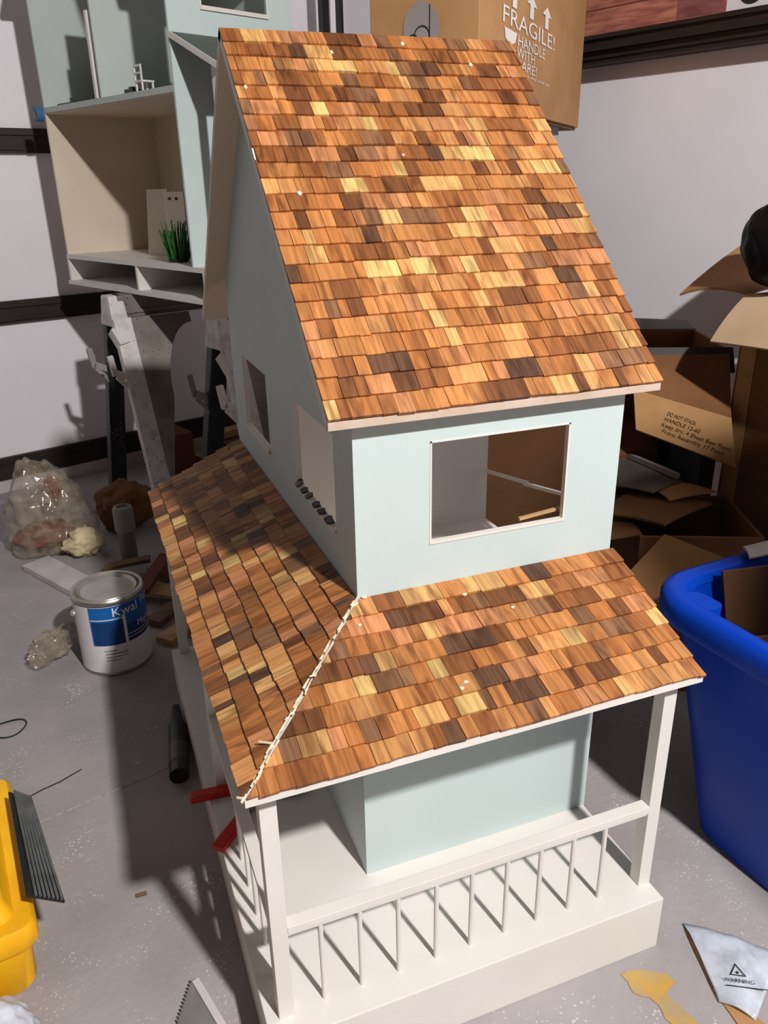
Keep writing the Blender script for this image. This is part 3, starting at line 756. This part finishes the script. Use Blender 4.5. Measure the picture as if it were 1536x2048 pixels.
sp = thing('spray_bottle', (-.575, 1.42, 0), 'black bottle lying in the shade beside the porch platform', 'bottle')
mk('body', cyl((-.60, 1.10, .05), (-.555, 1.50, .05), .048, n=20), MT['black'], sp, smooth=40)
mk('band', cyl((-.592, 1.18, .05), (-.575, 1.32, .05), .0495, n=20), MT['darkfoam'], sp, smooth=40)
mk('neck', cyl((-.555, 1.50, .05), (-.54, 1.68, .05), .034, .022, n=16), MT['black'], sp, smooth=40)
# red-handled pliers and black coil on the porch
plr = thing('red_pliers', (-.40, .55, HB), 'pliers with two red handles lying on the side porch', 'pliers')
mk('handle', beam((-.585, .672, HB+.016), (-.36, .655, HB+.016), .058, .03, w2=.05), MT['red'], plr, bevel=.008)
mk('handle', beam((-.525, .335, HB+.016), (-.37, .50, HB+.016), .060, .03, w2=.05), MT['red'], plr, bevel=.008)
mk('jaw', merge(beam((-.37, .655, HB+.016), (-.27, .60, HB+.016), .03, .022), beam((-.37, .50, HB+.016), (-.27, .56, HB+.016), .03, .022), beam((-.29, .58, HB+.016), (-.18, .585, HB+.016), .05, .022, w2=.02)), MT['steel'], plr, bevel=.004)
cl = []
for k in range(90):
    a = k/89*2*math.pi*4; r = .068+.012*math.sin(a*1.7+1)
    cl.append((-.15+r*math.cos(a), .60+r*math.sin(a), HB+.008+.010*k/89*2))
tag(mk('cable_coil', tube(cl, .0065, 6), MT['black'], smooth=60), 'small coil of black cable on the porch floor', 'cable')

# ------------------------------------------------------------------ yellow bin with black ribbed rack
YA = math.radians(8.6); yo = Vector((-1.235, .17, 0)); ya, yb_ = math.cos(YA), math.sin(YA)
def Y(u, v, w): return (yo.x+u*ya-v*yb_, yo.y+u*yb_+v*ya, w)
def rrect(x0, x1, y0, y1, r, n=5):
    o = []
    for cx, cy, a0 in ((x1-r, y1-r, 0), (x0+r, y1-r, 90), (x0+r, y0+r, 180), (x1-r, y0+r, 270)):
        for k in range(n+1):
            a = math.radians(a0+90*k/n); o.append((cx+r*math.cos(a), cy+r*math.sin(a)))
    return o
def loft(rings, close=True):
    n = len(rings[0]); v = [p for r in rings for p in r]; f = []
    for i in range(len(rings)-1):
        for k in range(n): f.append((i*n+k, i*n+(k+1) % n, (i+1)*n+(k+1) % n, (i+1)*n+k))
    if close: f += [tuple(range(n-1, -1, -1)), tuple(range((len(rings)-1)*n, len(rings)*n))]
    return v, f
yb = thing('yellow_bin', tuple(Y(-.35, .4, 0)), 'yellow plastic bucket with a thick rim at the left edge', 'bucket')
def yring(x1, y0, y1, x0, r, z): return [Y(p[0], p[1], z) for p in rrect(x0, x1, y0, y1, r)]
mk('body', loft([yring(-.03, .03, .80, -.67, .07, 0), yring(0, .0, .83, -.7, .07, .04), yring(.01, -.005, .84, -.71, .06, .255)]), MT['yellow'], yb, smooth=40)
mk('rim', loft([yring(.03, -.03, .86, -.73, .06, .25), yring(.04, -.035, .87, -.74, .06, .262), yring(.04, -.035, .87, -.74, .06, .335), yring(.028, -.025, .86, -.73, .05, .35), yring(-.01, .01, .83, -.69, .05, .352)]), MT['yellow'], yb, smooth=40)
mk('upper_body', loft([yring(-.02, .02, .82, -.68, .05, .34), yring(-.045, .05, .80, -.66, .05, .40), yring(-.05, .06, .80, -.65, .05, .42)]), MT['yellow'], yb, smooth=40)
mk('back_lip', loft([yring(-.06, .72, .82, -.66, .03, .42), yring(-.065, .73, .82, -.66, .03, .50)]), MT['yellow'], yb, smooth=40)
rk = thing('ribbed_rack', tuple(Y(.03, .4, .36)), 'black ribbed plastic tray resting on the yellow bucket rim', 'tray')
def rp(u, v, w): return Y(u, v, w)
pa = [Vector((-1.212, .196, .445)), Vector((-1.085, .135, .425)), Vector((-1.205, .715, .425)), Vector((-1.296, .785, .445))]
mk('tray', plate(pa, .014), MT['black'], rk, bevel=.002)
for k in range(7):
    a = .26+.11*k
    p = Vector(pa[0]).lerp(Vector(pa[1]), a)+Vector((.004, 0, .014)); q = Vector(pa[3]).lerp(Vector(pa[2]), a)+Vector((.004, 0, .014))
    mk('rib', beam(p, q, .009, .022), MT['ribgrey'], rk)
tag(mk('white_bag', blob((-1.40, -.03, .09), .20, 31, .18, 1.4, 5, (.9, .55, .66), True, .04), MT['film_w'], smooth=80), 'milky white plastic bag in front of the yellow bucket', 'bag')

# ------------------------------------------------------------------ hand saw
sw = thing('hand_saw', (-.66, -.25, 0), 'steel hand saw with a toothed blade, lying by the porch platform', 'saw')
tip = Vector((-.702, -.012, .022)); tE = Vector((-.80, -.60, .022)); bE = Vector((-.535, -.56, .022))
tooth = []; n = 34; heel = Vector((-.775, -.16, .022))
edge = [tip+(heel-tip)*k/12 for k in range(13)]+[heel+(tE-heel)*k/26 for k in range(1, 27)]
pts = []
for k, p in enumerate(edge):
    pts.append(p); 
    if k < len(edge)-1: m_ = (p+edge[k+1])/2; d_ = (edge[k+1]-p).normalized(); pts.append(m_+Vector((d_.y, -d_.x, 0))*.010)
poly = pts+[bE]
mk('blade', plate(poly, .005, (0, 0, 1)), MT['sawsteel'], sw)
mk('blade_back', beam(tip+Vector((.008, -.01, .004)), bE+Vector((.0, 0, .004)), .026, .014), MT['wood_wh'], sw)
mk('handle', loft([[(-.62+p[0]*.9, -.66+p[1], z) for p in rrect(-.2, .2, -.10, .10, .05)] for z in (.004, .05)]), MT['wood'], sw, bevel=.006)

# ------------------------------------------------------------------ floor items lower right
gpx = [(.797, -.571), (.84, -.578), (.891, -.590), (.958, -.640), (.966, -.676), (.925, -.686), (.902, -.695), (.912, -.737), (.929, -.793), (.930, -.850), (.90, -.875), (.856, -.835), (.842, -.780), (.846, -.73), (.844, -.690), (.815, -.675), (.793, -.650), (.802, -.61)]
st = []
for k in range(len(gpx)):
    a, b = Vector(gpx[k]), Vector(gpx[(k+1) % len(gpx)])
    for q in range(4):
        p = a.lerp(b, q/4); st.append((p.x+.007*noise.noise(Vector((p.x*60, p.y*60, 1))), p.y+.007*noise.noise(Vector((p.x*60, p.y*60, 5))), .0022))
tag(mk('glue_spill', plate(st, .003, (0, 0, 1)), MT['glueyel']), 'dried amber glue spill on the floor in front of the porch', 'glue spill')
pb = thing('poly_bag', (1.25, -.72, 0), 'flat translucent plastic bag with a black warning triangle on the floor', 'bag')
pq = [(1.158, -.497, .004), (1.175, -.47, .03), (1.26, -.585, .035), (1.40, -.725, .02), (1.33, -.82, .012), (1.118, -.885, .010), (1.085, -.80, .012), (1.12, -.66, .02)]
v, f = curved_sheet((1.16, -.485, .012), (1.41, -.735, .010), (1.125, -.90, .010), (1.055, -.80, .012), .004, (0, 0, .028), 16, 12)
v = [(p[0], p[1], max(.004, p[2]+.012*noise.noise(Vector(p)*14))) for p in v]
mk('film', (v, f), MT['film_g'], pb, smooth=80)
ctr = Vector((1.175, -.750, .046)); tX = Vector((.50, -.86, 0)).normalized(); tX = Vector((.86, -.5, 0)).normalized(); tY = Vector((.5, .86, 0)).normalized()
tri = []
for r in (.034, .026):
    tri.append([(r*math.cos(math.radians(90+120*k)), r*math.sin(math.radians(90+120*k))) for k in range(3)])
tv = tri[0]+tri[1]
mk('warning_print', merge(place2d((tv, [(k, (k+1) % 3, 3+(k+1) % 3, 3+k) for k in range(3)]), ctr, tX, tY, .002), place2d(([(.006*math.cos(a*1.05), .006*math.sin(a*1.05)-.004) for a in range(6)], [tuple(range(6))]), ctr, tX, tY, .002)), MT['print_k'], pb)
tx = text_part('WARNING', .022, 'CENTER'); mk('warning_print', place2d(tx, ctr-tY*.045, tX, tY, .002), MT['print_k'], pb)
mk('warning_print', place2d(([(-.05, 0), (.09, 0), (.09, .004), (-.05, .004)], [(0, 1, 2, 3)]), ctr-tY*.062, tX, tY, .001), MT['print_k'], pb)
tag(mk('cardboard_strip', plate([(1.145, -.515, .004), (1.165, -.50, .004), (1.09, -.74, .004), (1.16, -.96, .004), (1.05, -.98, .004), (1.07, -.76, .004)], .006, (0, 0, 1)), MT['kraft']), 'narrow brown cardboard strip tucked beneath the translucent bag', 'cardboard')

# ------------------------------------------------------------------ blue tote with cardboard
TA = math.radians(5); to = Vector((1.295, .185, 0)); ta, ts = math.cos(TA), math.sin(TA)
def T(u, v, w): return (to.x+u*ta-v*ts, to.y+u*ts+v*ta, w)
def tring(i, z, r): return [T(p[0], p[1], z) for p in rrect(i, 1.45-i, -1.10+i, -i, r, 7)]
tub = thing('storage_tote', T(.67, -.5, 0), 'big blue plastic storage tote full of cardboard pieces', 'tote')
mk('shell', loft([tring(.25, .0, .14), tring(.23, .02, .18), tring(.06, 1.10, .22), tring(.06, 1.15, .22), tring(.085, 1.15, .20), tring(.255, .05, .12)], False), MT['blue'], tub, smooth=50)
mk('bottom', loft([tring(.25, .012, .12), tring(.25, .03, .12)]), MT['blue'], tub)
mk('rim', loft([tring(.06, 1.075, .22), tring(.01, 1.08, .24), tring(-.002, 1.11, .25), tring(-.002, 1.165, .25), tring(.01, 1.19, .24), tring(.04, 1.20, .22), tring(.085, 1.19, .20), tring(.095, 1.15, .20)], False), MT['blue'], tub, smooth=60)
mk('handle_lug', loft([[T(.10+p[0], -.20+p[1], z) for p in rrect(-.0, .10, -.10, .05, .04)] for z in (1.0, 1.17)]), MT['blue'], tub, smooth=40)
ins = thing('barcode_carton', T(.7, -.45, .3), 'brown carton flap with a black barcode sticking out of the blue tote', 'box')
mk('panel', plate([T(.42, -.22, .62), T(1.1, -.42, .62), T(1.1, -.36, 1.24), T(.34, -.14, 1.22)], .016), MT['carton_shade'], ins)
pO = Vector(T(.48, -.245, .66)); pX = (Vector(T(1.1, -.42, .62))-Vector(T(.42, -.22, .62))).normalized(); pY = Vector((0, 0, 1))
bars = []; x = .05
while x < .42:
    w = rnd.choice((.008, .012, .02)); bars.append(place2d(([(x, .05), (x+w, .05), (x+w, .24), (x, .24)], [(0, 1, 2, 3)]), pO, pX, pY, .004)); x += w+rnd.choice((.008, .014))
mk('barcode_print', merge(*bars), MT['print_k'], ins)
tag(mk('cardboard_sheet', plate([T(.34, -.38, .28), T(1.05, -.58, .24), T(1.1, -.50, .95), T(.22, -.32, 1.02)], .016), MT['redbrown']), 'dark cardboard panel standing low inside the blue tote', 'cardboard')
tag(mk('white_sheet', curved_sheet(T(.55, -.10, 1.215), T(1.2, -.26, 1.235), T(1.2, -.16, 1.27), T(.60, -.02, 1.225), .008, (0, 0, .02), 6, 3), MT['wood_wh']), 'white paper sheet lying across the back of the blue tote', 'paper')
tag(mk('flat_box', plate([T(.45, -.55, .12), T(1.0, -.55, .12), T(1.0, -.78, .5), T(.45, -.78, .5)], .02), MT['kraft_dk']), 'flattened brown box slanting in the bottom of the blue tote', 'cardboard')

# ------------------------------------------------------------------ cartons against the right wall
def sheet(nm, A, Bq, C, Dq, t, mat, parent=None, bow=(0, 0, 0), **k):
    return mk(nm, curved_sheet(A, Bq, C, Dq, t, bow), mat, parent, smooth=40, **k)
big = thing('open_carton', (3.3, .95, 0), 'tall open brown carton at the right edge with its flaps folded out', 'box')
KA = math.radians(7.2)
def K(u, v, w): return (2.95+u*math.cos(KA)-v*math.sin(KA), 1.47+u*math.sin(KA)+v*math.cos(KA), w)
kb = lambda *a: xf(box(*a), K)
mk('body', merge(kb(0, .02, -1.15, 0, .53, 2.12), kb(.02, 1.0, -.02, 0, .53, 2.12), kb(.98, 1.0, -1.15, -.02, .53, 2.12), kb(.02, .98, -1.15, -1.13, .53, 2.12), kb(.02, .98, -1.13, -.02, .53, .55)), MT['kraft_dk'], big)
sheet('flap', K(.0, -.0, 2.12), K(0, -1.12, 2.12), K(-.24, -1.16, 1.88), K(-.26, .0, 1.87), .014, MT['kraft_lt'], big, (-.02, 0, .03))
sheet('flap', K(.0, -.0, 2.12), K(.98, 0, 2.12), K(.95, .46, 2.52), K(.02, .52, 2.06), .014, MT['kraft'], big, (0, .03, .07))
mk('shipping_label', xf(plate([(-.003, -.45, 1.02), (-.003, -.75, 1.02), (-.003, -.75, 1.25), (-.003, -.45, 1.25)], .004), K), MT['canw'], big)
mk('tape_strip', xf(plate([(-.002, -.02, .56), (-.002, -.13, .56), (-.002, -.12, 1.85), (-.002, -.015, 1.85)], .003), K), MT['kraft'], big)
tag(mk('black_bag', blob(K(.09, -.16, 2.40), .26, 41, .12, 1.3, 5, (.9, 1.1, .98), False, .02), MT['blk_soft'], smooth=80), 'black plastic bag bulging out of the open carton', 'bag')
tag(mk('support_carton', merge(kb(.02, 1.05, -1.1, -.05, 0, .50), kb(.02, .5, -1.1, -.05, .50, .528), kb(.52, 1.05, -1.1, -.05, .50, .528)), MT['kraft_dk'], bevel=.006), 'low closed carton beneath the tall open one', 'box')
# text carton behind
c2 = thing('lettered_carton', (2.75, 2.1, 0), 'brown carton with a lettered flap, between the dollhouse and the tall carton', 'box')
CA = math.radians(-25)
def C2(u, v, w): return (2.62+u*math.cos(CA)-v*math.sin(CA), 2.02+u*math.sin(CA)+v*math.cos(CA), w)
cb = lambda *a: xf(box(*a), C2)
mk('body', merge(cb(-.30, .62, -.0, .02, 0, 1.72), cb(-.30, -.28, .02, .8, 0, 1.72), cb(.60, .62, .02, .8, 0, 1.72), cb(-.28, .60, .78, .8, 0, 1.72)), MT['kraft_dk'], c2)
fA, fB, fC, fD = (2.47, 1.80, 1.53), (2.86, 1.36, 1.41), (2.72, 1.13, 1.19), (2.36, 1.60, 1.335)
sheet('front_flap', fD, fC, fB, fA, .012, MT['kraft'], c2)
sheet('fold_strip', fA, fB, C2(.60, -.0, 1.72), C2(-.30, -.0, 1.72), .010, MT['kraft_dk'], c2)
X_ = (Vector(fC)-Vector(fD)).normalized(); Y_ = (Vector(fA)-Vector(fD)); Y_ = (Y_-X_*Y_.dot(X_)).normalized()
for k, (body, a0, a1) in enumerate((('DO NOT STACK', .12, .30), ('HANDLE 12-60', .12, .34), ('Keep dry, 4 Sheet Best Paper', .12, .55), ('Front Assembly 17 Panel', .14, .52))):
    tx = text_part(body, 1.0); xm = max(p[0] for p in tx[0])
    tx = ([(p[0]/xm*(a1-a0), p[1]*.040) for p in tx[0]], tx[1])
    mk('flap_lettering', place2d(tx, Vector(fD)+X_*a0+Y_*(.170-.043*k), X_, Y_, .010), MT['print_b'], c2)
sheet('top_flap', C2(-.30, .0, 1.74), C2(.62, .0, 1.74), C2(.62, -.10, 1.60), C2(-.30, -.10, 1.62), .012, MT['darkfoam'], c2)  # both top flaps take charcoal for the shadow on their inner faces
sheet('top_flap', C2(-.30, .8, 1.72), C2(.62, .8, 1.72), C2(.58, .95, 1.76), C2(-.28, .95, 1.80), .012, MT['darkfoam'], c2)
# low carton with sheets on it, next to the dollhouse
c3 = thing('low_carton', (2.2, 1.2, 0), 'low open carton right of the dollhouse with a wide flap hanging towards the blue tote', 'box')
def C3(u, v, w): return (1.96+u*math.cos(CA)-v*math.sin(CA), .90+u*math.sin(CA)+v*math.cos(CA), w)
c3b = lambda *a: xf(box(*a), C3)
mk('body', merge(c3b(-.05, .60, 0, .018, 0, .98), c3b(-.05, -.032, .018, .62, 0, .98), c3b(.582, .60, .018, .62, 0, .98), c3b(-.05, .60, .602, .62, 0, .98)), MT['kraft_dk'], c3)
sheet('front_flap', (2.015, .85, 1.005), (2.14, .47, .985), (1.80, .55, .74), (1.76, .84, .79), .014, MT['kraft'], c3)
sheet('side_flap', C3(-.05, .02, .985), C3(-.05, .60, .985), C3(-.30, .58, .90), C3(-.28, .02, .94), .012, MT['kraft_dk'], c3)
tag(mk('folded_cardboard', curved_sheet((1.86, 1.20, 1.02), (2.05, .905, 1.03), (2.52, 1.06, 1.02), (2.24, 1.42, 1.02), .014, (0, 0, .02)), MT['kraft_dk'], smooth=40), 'brown cardboard sheet lying flat over the low carton', 'cardboard')
tag(mk('tan_paper', curved_sheet((2.25, 1.25, 1.075), (2.26, 1.12, 1.06), (2.60, 1.11, 1.06), (2.44, 1.36, 1.075), .008, (0, 0, .02)), MT['kraft'], smooth=40), 'curled tan paper on top of the brown cardboard sheet', 'paper')
tag(mk('grey_sheet', curved_sheet((2.10, 1.50, 1.05), (2.20, 1.20, 1.09), (2.46, 1.27, 1.10), (2.50, 2.0, 1.06), .008, (0, 0, .01)), MT['grey_sheet'], smooth=40), 'grey plastic packing sheet beside the second storey', 'packing sheet')
tag(mk('white_edge_strip', beam((2.49, 1.98, 1.088), (2.44, 1.28, 1.130), .03, .03), MT['cardin']), 'pale strip along the edge of the grey packing sheet', 'strip')
rb = thing('red_brown_carton', (2.55, 1.62, 0), 'reddish-brown carton half hidden under the lettered flap', 'box')
mk('body', xf(box(-.22, .14, -.28, -.04, 0, 1.30), C2), MT['redbrown'], rb, bevel=.004)
mk('lid_band', xf(box(-.225, .145, -.285, -.035, 1.10, 1.16), C2), MT['kraft_dk'], rb)
tag(mk('black_box', xf(box(.18, .38, -.42, -.14, 0, 1.24), C2), MT['black'], bevel=.006), 'black box standing beside the reddish-brown carton', 'box')
tag(mk('moulded_tray', loft([[(1.50+p[0], .92+p[1], z) for p in rrect(-.2+i, .2-i, -.2+i, .2-i, .08)] for i, z in ((.05, 0), (.0, .4), (-.03, .86), (.0, .88), (.03, .80), (.10, .2))], False), MT['darkfoam'], smooth=50), 'charcoal moulded plastic tub squeezed between the dollhouse and the cartons', 'tub')

# ------------------------------------------------------------------ tall flat carton marked FRAGILE on a shelf rack
fz = 3.135
FA = Vector((1.37, 1.89, fz)); fX = Vector((.707, .707, 0)); fL = Vector((-.707, .707, 0))
def F(a, b, w): return tuple(FA+fX*a+fL*b+Vector((0, 0, w)))
fbx = lambda *a: xf(box(*a), F)
fr = thing('fragile_carton', F(1.3, .3, 0), 'tall flat brown carton printed FRAGILE in white, up on the rack', 'box')
FWD = 2.60; FDP = .60; FH = 1.1
mk('body', fbx(0, FWD, 0, FDP, 0, FH), MT['kraft'], fr, bevel=.006)
mk('bottom_flap', fbx(FWD*.55, FWD-.01, .02, FDP, -.02, 0), MT['kraft_dk'], fr)
O_ = FA+fX*0.62+Vector((0, 0, .0)); Xf = fX; Yf = Vector((0, 0, 1))
def ftext(body, a0, a1, w, h):
    tx = text_part(body, 1.0); x0 = min(p[0] for p in tx[0]); x1 = max(p[0] for p in tx[0]); y1 = max(p[1] for p in tx[0]); y0 = min(0, min(p[1] for p in tx[0]))
    tx = ([(a0+(p[0]-x0)/(x1-x0)*(a1-a0), w+p[1]/y1*h) for p in tx[0]], tx[1])
    mk('white_lettering', place2d(tx, FA, Xf, Yf, .004), MT['print_w'], fr)
ftext('FRAGILE!', .40, 1.62, .415, .082); ftext('HANDLE', .72, 1.38, .338, .056); ftext('WITH', .70, 1.12, .280, .052); ftext('CARE!', .69, 1.18, .222, .052); ftext('Keep this side up', .78, 1.53, .195, .018)
arrow = ([(-.045, 0), (.045, 0), (.045, .07), (.12, .07), (0, .12), (-.12, .07), (-.045, .07)], [(0, 1, 2, 6), (2, 3, 4), (6, 2, 4), (5, 6, 4)])
for a in (.62, 1.0, 1.38): mk('arrow_print', place2d(arrow, FA+fX*a+Vector((0, 0, .508)), Xf, Yf, .004), MT['print_w'], fr)
gl = ([(-.13, .11), (.13, .11), (.10, .06), (.02, .04), (.02, .008), (.08, 0), (-.08, 0), (-.02, .008), (-.02, .04), (-.10, .06)], [(0, 9, 8, 3, 2, 1), (8, 7, 4, 3), (7, 6, 5, 4)])
mk('glass_print', place2d(gl, FA+fX*.56+Vector((0, 0, .285)), Xf, Yf, .004), MT['print_w'], fr)
egg = ([(.10*math.cos(2*math.pi*k/36), .125*math.sin(2*math.pi*k/36)) for k in range(36)], [tuple(range(36))])
eO = FA+fL*.31+Vector((0, 0, .345)); eX = -fL
lg = mk('oval_logo', place2d(egg, eO, eX, Yf, .004), MT['cardin'], fr)
for cx, cy, r in ((.005, -.03, .045), (-.045, -.05, .03)):
    ring = [(cx+rr*math.cos(2*math.pi*k/24), cy+rr*1.1*math.sin(2*math.pi*k/24)) for rr in (r, r-.006) for k in range(24)]
    mk('logo_line', place2d((ring, [(k, (k+1) % 24, 24+(k+1) % 24, 24+k) for k in range(24)]), eO, eX, Yf, .007), MT['print_k'], lg)
mk('logo_line', place2d(([(.045, -.11), (.050, -.11), (.050, .108), (.045, .108)], [(0, 1, 2, 3)]), eO, eX, Yf, .007), MT['print_k'], lg)
rack = thing('shelf_rack', F(1.0, .3, -fz), 'dark metal shelf rack behind the dollhouse roof carrying the FRAGILE carton', 'shelf')
mk('shelf_board', xf(box(-.05, 2.05, .03, .75, -.075, -.022), F), MT['black'], rack)
for a in (.38, .95):
    for b in (.08, .70): mk('rack_post', xf(box(a-.03, a+.03, b-.03, b+.03, -fz, -.075), F), MT['black'], rack)
mk('shelf_bracket', xf(beam((1.0, .08, -.50), (1.95, .08, -.09), .04, .04), F), MT['black'], rack)
# cupboard edge and dark upright behind the ridge
up = thing('metal_upright', room(-.62, -.5, 0), 'black metal upright standing by the far corner of the room', 'post')
mk('post', rbox(-.66, -.58, -.55, -.47, 0, 5.6), MT['black'], up)
mk('post', rbox(-.44, -.40, -.55, -.47, 0, 5.6), MT['black'], up)
mk('rung', rbox(-.58, -.44, -.53, -.49, 2.5, 2.56), MT['black'], up)

# ------------------------------------------------------------------ printed carton standing on the wall ledge
def plank_print():
    m = M('pink_plank_print', (196, 128, 104), .6, (150, 84, 74), 4, 0, 60, stretch=(3, 3, 22), detail=6)
    return m
MT['brick'] = plank_print()
def WR(a, b, z): return room(a, b, z)
pc = thing('printed_carton', WR(-.15, -3.4, 3.805), 'carton with a pinkish plank picture standing on the dark wall ledge', 'box')
mk('body', rbox(-.20, -.02, -5.5, -1.6, 3.805, 5.6), MT['brick'], pc, bevel=.004)
for z in (3.98, 4.18, 4.40): mk('printed_line', rbox(-.202, -.199, -4.67, -1.6, z, z+.008), MT['redbrown'], pc)
mk('printed_board', rbox(-.2025, -.199, -4.66, -4.30, 3.82, 5.6), MT['plum'], pc)
mk('white_panel_print', rbox(-.203, -.199, -5.49, -4.68, 3.815, 5.6), MT['canw'], pc)
ring = [(r*math.cos(2*math.pi*k/28), r*math.sin(2*math.pi*k/28)) for r in (.10, .045) for k in range(28)]
mk('ring_print', place2d((ring, [(k, (k+1) % 28, 28+(k+1) % 28, 28+k) for k in range(28)]), WR(-.205, -4.86, 3.935), -RY, (0, 0, 1), .002), MT['print_k'], pc)

# ------------------------------------------------------------------ unseen cabinet added at the right to shade the cartons
cab = thing('shade_cabinet', (1.8, -3.2, 0), 'unseen tall grey cabinet added on the right to shade the cartons', 'cabinet')
mk('body', box(1.44, 2.15, -3.5, -2.95, .06, 4.86), MT['darkfoam'], cab, bevel=.01)
mk('plinth', box(1.47, 2.12, -3.47, -2.98, 0, .06), MT['black'], cab)
for y in (-3.495, -3.222): mk('door', box(1.425, 1.44, y, y+.265, .10, 4.82), MT['cardin'], cab, bevel=.004)
for y in (-3.25, -3.20): mk('handle', box(1.405, 1.425, y, y+.02, 2.3, 2.6), MT['steel'], cab, bevel=.003)

bc2 = thing('plain_carton', (1.55, 1.78, 0), 'plain deep brown carton seen through the front window of the dollhouse', 'box')
def PCN(u, v, w): return (1.55+u*.866+v*.5, 1.78-u*.5+v*.866, w)
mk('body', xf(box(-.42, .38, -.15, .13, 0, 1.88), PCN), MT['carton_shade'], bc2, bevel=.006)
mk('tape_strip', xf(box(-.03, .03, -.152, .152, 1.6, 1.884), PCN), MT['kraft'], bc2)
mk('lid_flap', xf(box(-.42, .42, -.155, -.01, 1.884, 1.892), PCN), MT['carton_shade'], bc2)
